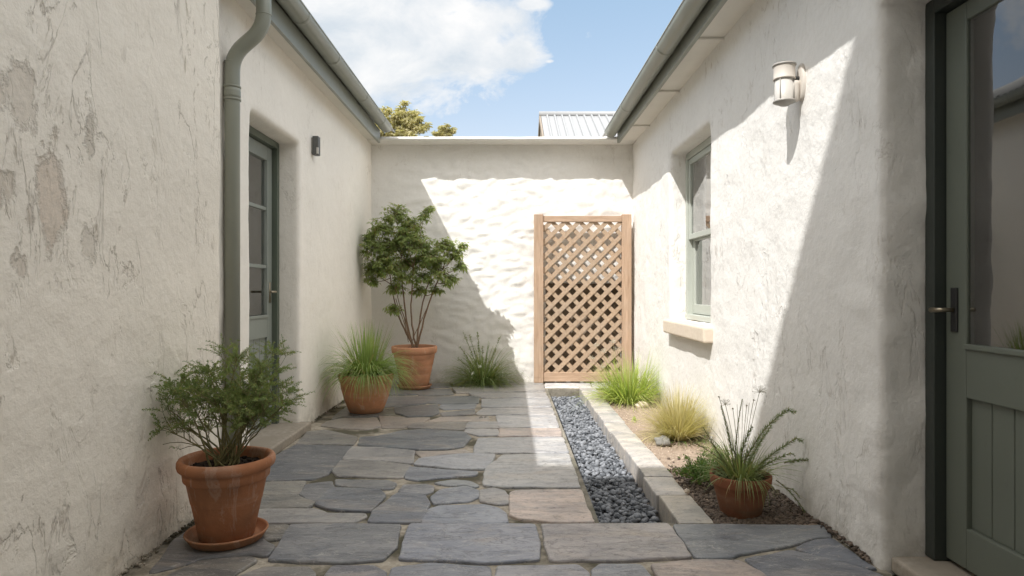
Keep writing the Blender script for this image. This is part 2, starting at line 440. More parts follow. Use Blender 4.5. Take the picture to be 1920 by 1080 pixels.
def roof_mesh(x_eave, z_eave, x_ridge, z_ridge, x_far, z_far, y0, y1, pitch=.076, amp=.009):
    mb = MB(); k = int((y1-y0)/pitch*6)
    for (xa,za,xb,zb) in ((x_eave,z_eave,x_ridge,z_ridge),(x_ridge,z_ridge,x_far,z_far)):
        vs = []; fs = []
        for i in range(k+1):
            y = y0 + (y1-y0)*i/k; o = amp*sin(2*pi*(y-y0)/pitch)
            vs += [(xa,y,za+o),(xb,y,zb+o)]
        for i in range(k): fs.append((2*i,2*i+1,2*i+3,2*i+2))
        mb.add(vs, fs)
    return mb
ro = roof_mesh(-1.315, 2.852, -3.85, 4.05, -6.4, 2.84, -1.3, YB+.1).build('roof', M['roof'], lh, True)
sm = ro.modifiers.new('t','SOLIDIFY'); sm.thickness = .004
b = MB(); b.box(-1.445,-1.42,-1.3,7.27,2.655,2.80); b.build('fascia', M['sage'], lh, bevel=.004)
b = MB(); b.box(-1.62,-1.447,-1.3,7.27,2.70,2.72); b.build('soffit', M['soffit'], lh)
def gutter(parent, xc, zc, r, y0, y1, joints, side, mat):
    mb = MB(); n = 18; vs = []; fs = []; ys = [y0, y1]
    prof = []
    for j in range(n+1):
        th = pi + pi*j/n; prof.append((xc + r*cos(th), zc + r*sin(th)*.95))
    inner = [(xc + (r-.006)*cos(pi+pi*j/n), zc + (r-.006)*sin(pi+pi*j/n)*.95) for j in range(n, -1, -1)]
    if side > 0: lip = [(xc+r+.006, zc+.004),(xc+r+.004, zc+.012),(xc+r-.008, zc+.010)]; full = prof+lip+inner
    else: lip = [(xc-r+.008, zc+.010),(xc-r-.004, zc+.012),(xc-r-.006, zc+.004)]; full = prof+inner+lip
    k = len(full)
    for y in ys: vs += [(p[0], y, p[1]) for p in full]
    for j in range(k): fs.append((j, (j+1)%k, k+(j+1)%k, k+j))
    mb.add(vs, fs)
    for y in ys:   # stop ends
        e = [(p[0], y, p[1]) for p in prof]
        e2 = [(p[0], y+.006*(1 if y==y0 else -1), p[1]) for p in prof]
        q = len(e); mb.add(e+e2, [tuple(range(q)), tuple(range(2*q-1,q-1,-1))])
    g = mb.build('gutter', mat, parent, True)
    g.data.set_sharp_from_angle(angle=R(40))
    for yj in joints:
        j_ = MB(); vs = []
        rr = r + .0045; q = 18
        for y in (yj-.022, yj-.014, yj+.014, yj+.022):
            r3 = rr if abs(y-yj) < .02 else r+.001
            vs += [(xc + r3*cos(pi+pi*j/q), y, zc + r3*sin(pi+pi*j/q)*.95) for j in range(q+1)]
        fs = [(a*(q+1)+j, a*(q+1)+j+1, (a+1)*(q+1)+j+1, (a+1)*(q+1)+j) for a in range(3) for j in range(q)]
        j_.add(vs, fs); j_.build('gutter_joint', mat, g, True)
    return g
gutter(lh, -1.352, 2.825, .062, -1.3, 7.26, [1.2, 2.6, 4.28, 5.05, 6.05, 6.9], 1, M['sage'])
# downpipe with a swan neck
b = MB(); PX, PY = -1.50, 3.64; UX = -1.352
def arc_path(pts, r=.09, n=7):
    out = [Vector(pts[0])]
    for i in range(1, len(pts)-1):
        p = Vector(pts[i]); a = (Vector(pts[i-1])-p); c = (Vector(pts[i+1])-p); rr = min(r, a.length*.49, c.length*.49)
        s, e = p + a.normalized()*rr, p + c.normalized()*rr
        for k in range(n+1):
            t = k/n; out.append(s*(1-t)**2 + p*2*t*(1-t) + e*t*t)
    out.append(Vector(pts[-1])); return out
PX = -1.525
b.tube(arc_path([(UX,PY,2.80),(UX,PY,2.485),(PX,PY,2.335),(PX,PY,.05)], .085), .0405, 28)
dp = b.build('downpipe', M['sage_pipe'], lh, True)
for (x, z0, z1, r) in ((PX,2.085,2.10,.046),(PX,2.10,2.155,.0435),(PX,2.155,2.168,.046),(PX,2.295,2.302,.043),(UX,2.555,2.562,.043)):
    c = MB(); c.lathe([(.0406,0),(r,.002),(r,z1-z0-.002),(.0406,z1-z0)], (x,PY,z0), 28); c.build('pipe_collar', M['sage_pipe'], dp, True)
for z in (2.11, .60):
    c = MB(); c.box(XL-.01, PX-.03, PY-.012, PY+.012, z, z+.03)
    c.lathe([(.042,0),(.0445,.001),(.0445,.029),(.042,.03)], (PX,PY,z), 28); c.build('pipe_bracket', M['sage_pipe'], dp)
# left door: jamb frame, half-glazed leaf
b = MB(); XD = -1.76
b.box(XD-.03, -1.722, DL0+.0, DL0+.045, .05, DZ-.002); b.box(XD-.03, -1.722, DL1-.045, DL1, .05, DZ-.002); b.box(XD-.03, -1.722, DL0+.045, DL1-.045, DZ-.05, DZ-.002)
leaf = MB(); y0, y1 = DL0+.05, DL1-.05; z0, z1 = .055, DZ-.055; x0, x1 = XD-.045, XD
gz = [(.86,1.20),(1.225,1.62),(1.645,1.985)]
leaf.box(x0,x1,y0,y0+.095,z0,z1); leaf.box(x0,x1,y1-.095,y1,z0,z1)
yy0, yy1 = y0+.095, y1-.095
leaf.box(x0,x1,yy0,yy1,1.985,z1); leaf.box(x0,x1,yy0,yy1,.70,.86); leaf.box(x0,x1,yy0,yy1,z0,.22)
leaf.box(x0+.008,x1-.006,yy0,yy1,1.20,1.225); leaf.box(x0+.008,x1-.006,yy0,yy1,1.62,1.645)
door = leaf.build('door', M['door_left'], lh, bevel=.003)
b.build('door_frame', M['frame_left'], door, bevel=.003)
p = MB(); k = 6
for i in range(k):
    a = yy0 + (yy1-yy0)*i/k; c = yy0+(yy1-yy0)*(i+1)/k; p.box(x0+.010, x1-.016, a+.002, c-.002, .22, .70)
p.build('door_panel', M['door_left'], door, bevel=.003)
p = MB(); p.box(x1-.002,x1+.010,yy0-.01,yy1+.01,.845,.865); p.build('weather_bar', M['door_left'], door, bevel=.002)
for (a,c) in gz:
    p = MB(); p.box(XD-.026, XD-.022, yy0, yy1, a, c); p.build('pane', M['glass'], door)
p = MB(); p.tube([(x1,y1-.045,1.03),(x1+.045,y1-.045,1.03),(x1+.05,y1-.06,1.03),(x1+.05,y1-.15,1.03)], .008, 10); p.box(x1,x1+.006,y1-.06,y1-.03,.95,1.10); p.build('door_handle', M['brass'], door, True)
b = MB()
b.box(-1.95, -1.495, DL0-.10, DL1+.05, -.02, .05); st = b.build('doorstep', M['step'], lh, bevel=.014, segs=3)
# room behind the left door
def room(parent, x0, x1, y0, y1, z1):
    mb = MB(); t = .02
    mb.box(x0,x1,y0,y1,-.04,.0); mb.box(x0,x1,y0,y1,z1,z1+t); mb.box(x0,x1,y0,y0+t,0,z1); mb.box(x0,x1,y1-t,y1,0,z1)
    xb = x0 if abs(x0) > abs(x1) else x1-t
    mb.box(xb,xb+t,y0+t,y1-t,0,z1); return mb.build('room', M['room'], parent)
room(lh, -4.6, -1.84, 3.6, 6.2, 2.6)
def curtain(name, x, y0, y1, z0, z1, mat, label, amp=.02, pitch=.09):
    mb = MB(); k = int((y1-y0)/.008); vs = []; fs = []
    for i in range(k+1):
        y = y0+(y1-y0)*i/k; o = amp*sin(2*pi*y/pitch+.8*sin(y*9)); o2 = o*.6
        vs += [(x+o, y, z0), (x+o*.8, y+.004, (z0+z1)/2), (x+o2, y, z1)]
    for i in range(k):
        for j in range(2): fs.append((3*i+j, 3*i+3+j, 3*i+4+j, 3*i+1+j))
    mb.add(vs, fs); o = mb.build(name, mat, None, True, loc=(x,(y0+y1)/2,z0)); return tag(o, label, 'curtain')
curtain('curtain', -1.875, 4.45, 4.78, .35, 2.08, M['curtain'], 'grey linen curtain hanging behind the panes of the left glazed door')

# ------------------------------------------------------------------ right house
rh = empty('rendered_house', (3.2, 3.0, 0), 'white rendered house on the right with sash window, dark green door and sage gutter', 'house')
RD0, RD1, RDZ = 1.50, 2.50, 2.13
RW0, RW1, RWA, RWB = 4.636, 5.76, .79, 2.22
Y1R = YB+.05
wall_sheet([(XR,Y1R),(XR,-1.35)], -.03, 2.76, holes=[(0, Y1R-RW1, Y1R-RW0, RWA, RWB, (.19,0)), (0, Y1R-RD1, Y1R-RD0, -.03, RDZ, (.20,0))], disp=d_right, smooth=2).build('wall', M['plaster_right'], rh, True)
b = MB(); b.box(6.0,6.2,-1.35,7.8,-.3,2.75); b.box(1.9,6.0,7.6,7.8,-.3,2.75); b.box(1.9,6.0,-1.35,-1.15,-.3,2.75)
for yy in (-1.34, 7.78): b.add([(6.2,yy,2.75),(1.5,yy,2.75),(3.85,yy,4.0)], [(0,1,2)])
b.build('wall', M['plaster_plain'], rh)
ro = roof_mesh(1.065, 2.80, 3.85, 4.02, 6.4, 2.84, -1.3, YB+.1).build('roof', M['roof'], rh, True)
sm = ro.modifiers.new('t','SOLIDIFY'); sm.thickness = .004
b = MB(); b.box(1.185,1.215,-1.3,7.27,2.655,2.775); b.build('fascia', M['sage'], rh, bevel=.004)
b = MB(); b.box(1.217,1.45,-1.3,7.27,2.69,2.71)
sf = b.build('soffit', M['soffit'], rh)
for yy in (3.15, 4.3, 5.45, 6.6):
    c = MB(); c.box(1.218,1.40,yy,yy+.028,2.672,2.6885); c.build('soffit_batten', M['soffit'], rh, bevel=.004)
gutter(rh, 1.112, 2.775, .066, -1.3, 7.26, [1.5, 3.1, 4.7, 6.2], -1, M['sage'])
# sash window
XW = 1.565
w = MB()
w.box(XW-.03,XW+.07,RW0+.0,RW0+.05,RWA+.004,RWB-.002); w.box(XW-.03,XW+.07,RW1-.05,RW1,RWA+.004,RWB-.002)
w.box(XW-.03,XW+.07,RW0+.05,RW1-.05,RWB-.055,RWB-.002); w.box(XW-.05,XW+.07,RW0+.05,RW1-.05,RWA+.004,RWA+.045)
win = w.build('window', M['win'], rh, bevel=.003)
def sash(x0, x1, za, zb, bt, tt):
    m_ = MB(); a, c = RW0+.052, RW1-.052
    m_.box(x0,x1,a,a+.045,za,zb); m_.box(x0,x1,c-.045,c,za,zb); m_.box(x0,x1,a+.045,c-.045,za,za+bt); m_.box(x0,x1,a+.045,c-.045,zb-tt,zb)
    s_ = m_.build('sash', M['win'], win, bevel=.003)
    g_ = MB(); g_.box((x0+x1)/2-.002,(x0+x1)/2+.002,a+.045,c-.045,za+bt,zb-tt); g_.build('pane', M['glass'], win)
sash(XW-.018, XW+.016, 1.475, RWB-.058, .045, .045)
sash(XW+.020, XW+.055, RWA+.05, 1.50, .08, .04)
b = MB(); b.box(1.332, XW-.032, RW0-.09, RW1-.02, .675, .788)
bs = b.build('window_sill', M['sill'], rh, bevel=.016, segs=3)
room(rh, 1.66, 4.4, 4.3, 6.6, 2.6)
curtain('curtain', 1.72, 5.15, 5.66, .84, 2.14, M['curtain'], 'pale grey curtain hanging behind the lower sash of the right window', .018, .075)
# right door
XD = 1.612
b = MB()
b.box(1.570, XD+.06, RD1-.055, RD1-.001, .045, RDZ-.004); b.box(1.570, XD+.06, RD0+.001, RD0+.055, .045, RDZ-.004); b.box(1.570, XD+.06, RD0+.055, RD1-.055, RDZ-.06, RDZ-.004)
leaf = MB(); y0, y1 = RD0+.058, RD1-.058; x0, x1 = XD, XD+.045; z0, z1 = .06, RDZ-.064
leaf.box(x0,x1,y0,y0+.075,z0,z1); leaf.box(x0,x1,y1-.108,y1,z0,z1)
yy0, yy1 = y0+.075, y1-.108
leaf.box(x0,x1,yy0,yy1,2.0,z1); leaf.box(x0,x1,yy0,yy1,.665,.845); leaf.box(x0,x1,yy0,yy1,z0,.205)
door = leaf.build('door', M['door_right'], rh, bevel=.004)
b.build('door_frame', M['frame_right'], door, bevel=.004)
p = MB(); k = 7
for i in range(k):
    a = yy0+(yy1-yy0)*i/k; c = yy0+(yy1-yy0)*(i+1)/k; p.box(x0+.018,x1-.006,a+.0015,c-.0015,.205,.665)
p.build('door_panel', M['door_right'], door, bevel=.0035)
p = MB(); p.box(x0-.010,x0+.012,yy0-.01,yy1+.003,.838,.856); p.build('glazing_bead', M['door_right'], door, bevel=.003)
p = MB(); p.box(x0+.009,x0+.013,yy0,yy1,.845,2.0); p.build('pane', M['glass'], door)
yh = y1-.052
p = MB(); p.box(x0-.008,x0,yh-.017,yh+.017,.895,1.055); hd = p.build('handle_plate', M['black'], door, bevel=.003)
p = MB(); p.tube([(x0-.008,yh,.975),(x0-.045,yh,.975),(x0-.052,yh+.006,.975),(x0-.054,yh+.02,.974),(x0-.056,yh+.05,.973)], [.008,.008,.0085,.009,.010], 12)
p.build('door_handle', M['brass'], door, True)
b = MB(); b.box(1.44, 1.95, RD0-.02, RD1+.001, -.02, .043); b.build('doorstep', M['step'], rh, bevel=.012, segs=3)
room(rh, 1.73, 4.4, 1.0, 3.6, 2.6)
curtain('curtain', 1.80, 2.14, 2.40, .10, 2.06, M['curtain_brown'], 'brown curtain hanging inside the glass of the dark green right door', .010, .13)
bl = empty('window_blind', (1.78,1.84,.86), 'dark wooden slatted blind inside the right door, beside the brown curtain', 'blind')
for i in range(30):
    z = .88 + i*.038; s_ = MB(); a = .012
    s_.add([(1.772,1.60,z-a),(1.788,1.60,z+a),(1.788,2.12,z+a+.002*sin(i*2.1)),(1.772,2.12,z-a),(1.775,1.60,z-a-.002),(1.791,1.60,z+a-.002),(1.791,2.12,z+a-.002),(1.775,2.12,z-a-.002)],
        [(0,1,2,3),(7,6,5,4),(0,4,5,1),(1,5,6,2),(2,6,7,3),(3,7,4,0)]); s_.build('slat', M['blind'], bl)

# ------------------------------------------------------------------ end wall, coping, recess behind the trellis
gw = empty('garden_wall', (0,YB+.15,0), 'lumpy white rendered wall closing the far end of the courtyard', 'wall')
HX0, HX1 = .42, 1.30
wall_sheet([(XL-.1,YB),(XR+.1,YB)], -.03, 2.74, holes=[(0, HX0-XL+.1, HX1-XL+.1, .05, 1.12, (0,.24))], res=.024, disp=d_back, smooth=1).build('wall_face', M['plaster_back'], gw, True)
b = MB(); b.box(XL-.15,XR+.15,7.80,7.86,-.3,2.69); b.build('wall_back', M['plaster_plain'], gw)
b = MB(); k = 40; vs = []; fs = []   # soft hand-made coping
prof = [(7.80,2.692),(7.315,2.692),(7.295,2.697),(7.288,2.710),(7.292,2.724),(7.31,2.733),(7.40,2.742),(7.6,2.748),(7.84,2.742),(7.88,2.72),(7.88,2.692)]
for i in range(k+1):
    x = XL-.02 + (XR-XL+.04)*i/k
    for (y,z) in prof: vs.append((x, y+.006*noise.noise(Vector((x*3,z*5,1))), z+.004*noise.noise(Vector((x*4,y*2,7)))))
q = len(prof)
for i in range(k):
    for j in range(q): fs.append((i*q+j, i*q+(j+1)%q, (i+1)*q+(j+1)%q, (i+1)*q+j))
fs.append(tuple(range(q))[::-1]); fs.append(tuple(k*q+j for j in range(q)))
b.add(vs, fs); b.build('coping', M['plaster_back'], gw, True)
b = MB()
for i in range(8):
    a = HX0-.02+i*.115; b.box(a+.002, a+.113, YB+.24, YB+.26, .03, 1.14)
b.build('recess_boards', M['wood_dark'], gw)

# ------------------------------------------------------------------ trellis
TX0, TX1, TY = .275, 1.362, 7.40
tr = empty('trellis_gate', ((TX0+TX1)/2,TY,0), 'tall wooden lattice trellis gate in a cedar frame against the end wall', 'trellis')
pw = .105
for x in (TX0, TX1-pw):
    b = MB(); b.box(x,x+pw,TY-.035,TY+.045,.005,1.885); b.build('post', M['wood_z'], tr, bevel=.005)
for (za,zb) in ((1.80,1.868),(.018,.118)):
    b = MB(); b.box(TX0+pw,TX1-pw,TY-.022,TY+.032,za,zb); b.build('rail', M['wood_x'], tr, bevel=.004)
lx0, lx1, lz0, lz1 = TX0+pw, TX1-pw, .118, 1.80
b = MB(); pitch = .157; sw = .046
def clip(poly, f):
    out = []
    for i in range(len(poly)):
        a, c = poly[i], poly[(i+1)%len(poly)]; fa, fc = f(a), f(c)
        if fa >= 0: out.append(a)
        if (fa >= 0) != (fc >= 0):
            t = fa/(fa-fc); out.append((a[0]+(c[0]-a[0])*t, a[1]+(c[1]-a[1])*t))
    return out
for sgn, yy in ((1, TY-.010), (-1, TY-.001)):
    c0 = -4.0
    while c0 < 4:
        cc = c0; c0 += pitch; h = sw/2*math.sqrt(2)
        wob = .004*noise.noise(Vector((cc*3,sgn,0)))
        # band |z - sgn*x - cc| < h
        poly = [(-1, sgn*-1+cc-h+wob), (3, sgn*3+cc-h+wob), (3, sgn*3+cc+h+wob), (-1, sgn*-1+cc+h+wob)]
        for f in (lambda p: p[0]-lx0, lambda p: lx1-p[0], lambda p: p[1]-lz0, lambda p: lz1-p[1]):
            poly = clip(poly, f)
            if len(poly) < 3: break
        if len(poly) < 3: continue
        q = len(poly); t = .0085
        vs = [(p[0], yy, p[1]) for p in poly] + [(p[0], yy+t, p[1]) for p in poly]
        fs = [tuple(range(q)), tuple(range(2*q-1,q-1,-1))] + [(i, i+q, (i+1)%q+q, (i+1)%q) for i in range(q)]
        b.add(vs, fs)
b.build('lattice', M['wood_d'], tr)

# ------------------------------------------------------------------ ground, channel, paving
b = MB(); b.add([(-400,-400,-.32),(400,-400,-.32),(400,400,-.32),(-400,400,-.32)], [(0,1,2,3)])
tag(b.build('ground', M['ground']), kind='structure')
GX0, GX1, GY0, GY1 = .378, .752, 2.972, 7.03
BX1 = XR+.02
b = MB()
b.box(-1.75, GX0+.001, -1.35, 7.60, -.25, -.0115); b.box(GX0+.001, BX1, -1.35, GY0-.002, -.25, -.012); b.box(GX0+.001, BX1, GY1+.002, 7.60, -.25, -.012)
tag(b.build('paving_bed', M['mortar']), kind='structure')
b = MB(); b.box(GX0+.001, GX0+.03, GY0, GY1, -.2, -.010); b.box(GX0+.03, GX1, GY1-.03, GY1+.001, -.2, -.010); b.box(GX0+.03, GX1, GY0-.001, GY0+.03, -.2, -.012)
tag(b.build('channel_lining', M['cwall']), kind='structure')

SL = (.155,.175,.205); SD = (.105,.115,.130); GR = (.24,.235,.225); LG = (.31,.31,.31); TN = (.31,.265,.225); PK = (.34,.28,.245); BL = (.19,.215,.255)
stones = [
 ([(555,834),(658,837),(641,857),(613,888),(584,897),(502,900),(466,900),(505,861)], SD),
 ([(659,837),(716,838),(776,844),(772,868),(721,863),(643,860)], LG),
 ([(641,862),(721,865),(769,871),(752,895),(728,894),(634,891),(624,883)], GR),
 ([(556,831),(577,809),(610,806),(643,813),(669,819),(661,833)], (.20,.195,.18)),
 ([(673,833),(678,819),(708,817),(758,806),(800,804),(870,809),(882,820),(868,836),(840,841),(786,842),(740,838)], (.15,.17,.19)),
 ([(448,905),(495,903),(572,901),(560,925),(490,926),(425,925)], (.25,.24,.21)),
 ([(420,929),(490,929),(554,928),(588,941),(580,950),(480,952),(396,951)], (.20,.195,.175)),
 ([(574,907),(622,901),(624,911),(606,928),(591,941),(562,926)], (.14,.15,.165)),
 ([(628,914),(617,918),(592,944),(613,951),(639,955),(694,957),(722,928),(710,919),(665,916)], SL),
 ([(630,898),(726,899),(742,905),(736,914),(711,915),(665,911),(630,908)], (.17,.18,.19)),
 ([(392,955),(480,955),(590,953),(613,962),(682,962),(684,967),(661,978),(480,979),(366,978)], GR),
 ([(691,977),(702,957),(746,924),(797,929),(804,944),(788,978)], (.17,.19,.225)),
 ([(748,920),(758,908),(801,907),(811,911),(811,919),(796,925)], (.19,.20,.22)),
 ([(787,859),(844,853),(888,850),(926,852),(922,864),(909,879),(858,878),(778,870)], (.27,.29,.32)),
 ([(780,846),(840,845),(868,842),(880,848),(840,851),(790,856)], TN),
 ([(769,874),(833,880),(895,884),(891,890),(814,895),(782,899),(760,895),(763,884)], BL),
 ([(816,904),(851,899),(881,901),(897,909),(890,912),(870,907),(844,909)], (.22,.24,.25)),
 ([(808,931),(828,916),(873,910),(895,918),(896,929),(880,938),(814,942)], BL),
 ([(902,918),(925,914),(943,918),(951,928),(951,943),(936,944),(901,939)], (.27,.265,.26)),
 ([(804,954),(824,948),(907,945),(933,951),(946,960),(951,979),(792,979)], (.185,.21,.255)),
 ([(957,923),(972,919),(1088,918),(1110,978),(1040,978),(977,972),(958,964)], PK),
 ([(944,853),(1065,851),(1086,914),(940,912),(908,910),(906,903),(913,876),(928,866)], (.30,.31,.31)),
 ([(898,821),(1054,819),(1064,848),(889,848),(893,831)], (.29,.30,.31)),
 ([(937,803),(1048,803),(1053,817),(937,817)], PK),
 ([(874,804),(933,804),(934,815),(900,816),(872,809)], LG),
 ([(879,791),(932,791),(934,802),(873,802)], LG),
 ([(931,780),(1040,779),(1047,801),(937,801)], (.29,.30,.31)),
 ([(828,781),(914,780),(915,789),(880,789),(803,789)], TN),
 ([(796,791),(876,791),(869,805),(800,802),(766,801),(776,793)], (.24,.225,.20)),
 ([(893,775),(905,765),(1033,764),(1039,777),(896,777)], (.27,.27,.27)),
 ([(904,747),(1028,746),(1033,762),(904,762)], (.27,.28,.29)),
 ([(828,758),(893,757),(888,764),(832,767),(826,763)], (.18,.20,.225)),
 ([(828,774),(889,768),(890,776),(831,779)], (.19,.19,.19)),
 ([(800,743),(897,742),(896,755),(830,756),(800,754)], (.17,.19,.20)),
 ([(740,764),(820,758),(822,774),(808,779),(764,780),(742,773)], (.15,.16,.165)),
 ([(880,736),(1022,735),(1026,744),(904,745),(885,740)], (.25,.25,.25)),
 ([(848,727),(960,722),(1018,721),(1021,733),(858,736)], GR),
 ([(780,730),(843,729),(850,739),(786,741)], (.17,.18,.175)),
 ([(612,789),(642,783),(706,782),(714,799),(690,804),(640,802),(603,797)], (.26,.23,.195)),
 ([(712,779),(760,783),(806,783),(792,790),(752,801),(718,801)], TN),
 ([(728,743),(796,743),(798,756),(738,761),(718,762)], (.17,.18,.185)),
 ([(716,766),(736,765),(740,776),(712,777)], (.21,.20,.15)),
 ([(648,764),(700,745),(724,742),(714,763),(708,780),(640,781),(622,787),(630,777)], (.15,.15,.14)),
 ([(706,722),(776,722),(782,739),(728,740),(690,744),(672,746)], (.14,.15,.15)),
 ([(696,717.5),(840,717.5),(846,725),(780,727),(700,720)], (.17,.17,.165)),
 ([(850,717.5),(1016,717.5),(1018,719.5),(960,720.5),(852,724)], (.24,.235,.225)),
 ([(1023,717.5),(1105,717.5),(1108,725.5),(1023,725.5)], LG),
 ([(1110,717.5),(1185,717.5),(1196,725.5),(1113,725.5)], LG),
 ([(770,983),(884,982.5),(1000,983),(1009,1018),(1010,1047),(915,1052),(749,1046),(760,1012)], (.205,.225,.27)),
 ([(1018,983),(1250,982),(1272,1010),(1295,1043),(1160,1048),(1033,1049),(1025,1024)], (.27,.255,.255)),
 ([(1263,983),(1543,984),(1556,1004),(1521,1007),(1486,1019),(1384,1037),(1370,1043),(1308,1043),(1278,1004)], (.165,.185,.205)),
 ([(1528,1011),(1562,1009),(1589,1027),(1612,1045),(1640,1064),(1580,1051),(1492,1026)], (.13,.15,.185)),
 ([(1400,1046),(1486,1030),(1570,1049),(1652,1076),(1668,1110),(1470,1112),(1427,1066)], (.125,.135,.155)),
 ([(1223,1059),(1302,1050),(1384,1052),(1426,1073),(1462,1114),(1270,1116),(1242,1085)], PK),
 ([(1114,1065),(1130,1056),(1198,1057),(1223,1085),(1242,1116),(1124,1116),(1112,1087)], (.20,.22,.25)),
 ([(934,1061),(1084,1058),(1101,1071),(1110,1116),(926,1116)], (.24,.245,.27)),
 ([(737,1065),(798,1057),(916,1063),(918,1116),(722,1116)], (.205,.225,.265)),
 ([(546,984),(650,983),(748,984),(740,1024),(716,1048),(640,1053),(504,1048),(520,1028)], (.19,.20,.215)),
 ([(610,1078),(625,1062),(696,1061),(721,1073),(714,1116),(594,1116)], (.19,.19,.215)),
 ([(452,1077),(492,1063),(576,1062),(588,1072),(584,1116),(420,1116)], (.19,.185,.175)),
 ([(322,1073),(380,1050),(466,1042),(480,1049),(440,1073),(398,1116),(268,1116)], (.16,.155,.14)),
 ([(498,984),(538,985),(530,1008),(500,1011),(488,1000)], (.19,.18,.155)),
 ([(366,984),(420,982),(490,983),(486,1000),(494,1014),(512,1024),(498,1040),(470,1036),(380,1044),(318,1062),(284,1070),(330,1010)], (.13,.13,.13)),
]
PT = []
for poly, c in stones:
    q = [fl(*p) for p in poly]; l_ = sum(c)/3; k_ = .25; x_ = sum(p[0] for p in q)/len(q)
    m_ = 1.0 + .55*max(0, min(1, (x_+.35)/.7))*(1 if q[0][1] > 3.0 else .2)  # sunlight painted into the tone: stones in the sunny strip made paler
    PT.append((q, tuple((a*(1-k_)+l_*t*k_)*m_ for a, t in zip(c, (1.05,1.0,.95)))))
# courses between the traced stones and the tall house, outside the picture
y = 2.24; tones = [SL, GR, BL, TN, LG, SD, PK]
while y > -1.3:
    hgt = rng.uniform(.28,.42); x = -1.42
    while x < 1.38:
        wd = min(rng.uniform(.35,.8), 1.40-x)
        if wd < .12: break
        j = lambda: rng.uniform(-.015,.015)
        PT.append(([(x+.012+j(),y-.012+j()*.5),(x+wd-.012+j(),y-.012+j()*.5),(x+wd-.012+j(),y-hgt+.012+j()*.5),(x+.012+j(),y-hgt+.012+j()*.5)], rng.choice(tones)))
        x += wd
    y -= hgt
b = MB(); tone = []
for si,(poly,c) in enumerate(PT):
    k = len(poly)
    area = sum(poly[i][0]*poly[(i+1)%k][1]-poly[(i+1)%k][0]*poly[i][1] for i in range(k))
    if area < 0: poly = poly[::-1]
    cx = sum(p[0] for p in poly)/k; cy = sum(p[1] for p in poly)/k
    # chamfer corners, then resample with ragged edges
    pts = []
    for i in range(k):
        p = Vector((*poly[i],0)); a = Vector((*poly[i-1],0)); n_ = Vector((*poly[(i+1)%k],0))
        r1 = min(.012, (a-p).length*.2); r2 = min(.012, (n_-p).length*.2)
        s_ = p+(a-p).normalized()*r1; e_ = p+(n_-p).normalized()*r2
        pts += [s_, (s_+e_)*.25+p*.5, e_]
    rs = []
    for i in range(len(pts)):
        a, c2 = pts[i], pts[(i+1)%len(pts)]; L = (c2-a).length; m_ = max(1,int(L/.02))
        for t in range(m_):
            q = a+(c2-a)*t/m_; nv = noise.noise_vector(Vector((q.x*9, q.y*9, si*3.7)))*.007 + noise.noise_vector(Vector((q.x*34, q.y*34, si)))*.0035
            rs.append(Vector((q.x+nv.x, q.y+nv.y, 0)))
    m_ = len(rs); zt = rng.uniform(-.0025,.0035); tx, ty = rng.uniform(-.006,.006), rng.uniform(-.006,.006)
    def ring(ins, z, jag=0):
        out = []
        for i in range(m_):
            t = (rs[(i+1)%m_]-rs[i-1]); nrm = Vector((-t.y, t.x, 0)).normalized()
            q = rs[i]+nrm*ins
            out.append((q.x, q.y, z+zt+tx*(q.x-cx)+ty*(q.y-cy)+jag*noise.noise(Vector((q.x*30,q.y*30,si)))))
        return out
    R0, R1, R2, R3 = ring(-.0095,-.035), ring(-.0095,-.006,.003), ring(-.007,-.0018,.0015), ring(-.0025,0)
    vs = R0+R1+R2+R3; fs = []
    for a in range(3):
        for i in range(m_): fs.append((a*m_+i, a*m_+(i+1)%m_, (a+1)*m_+(i+1)%m_, (a+1)*m_+i))
    fs.append(tuple(3*m_+i for i in range(m_)))
    v_ = rng.uniform(.86,1.14)*1.15
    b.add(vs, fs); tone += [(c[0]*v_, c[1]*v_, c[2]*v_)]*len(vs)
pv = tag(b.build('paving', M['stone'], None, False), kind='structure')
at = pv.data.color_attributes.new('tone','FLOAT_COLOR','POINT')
at.data.foreach_set('color', [x for t in tone for x in (*t,1)])

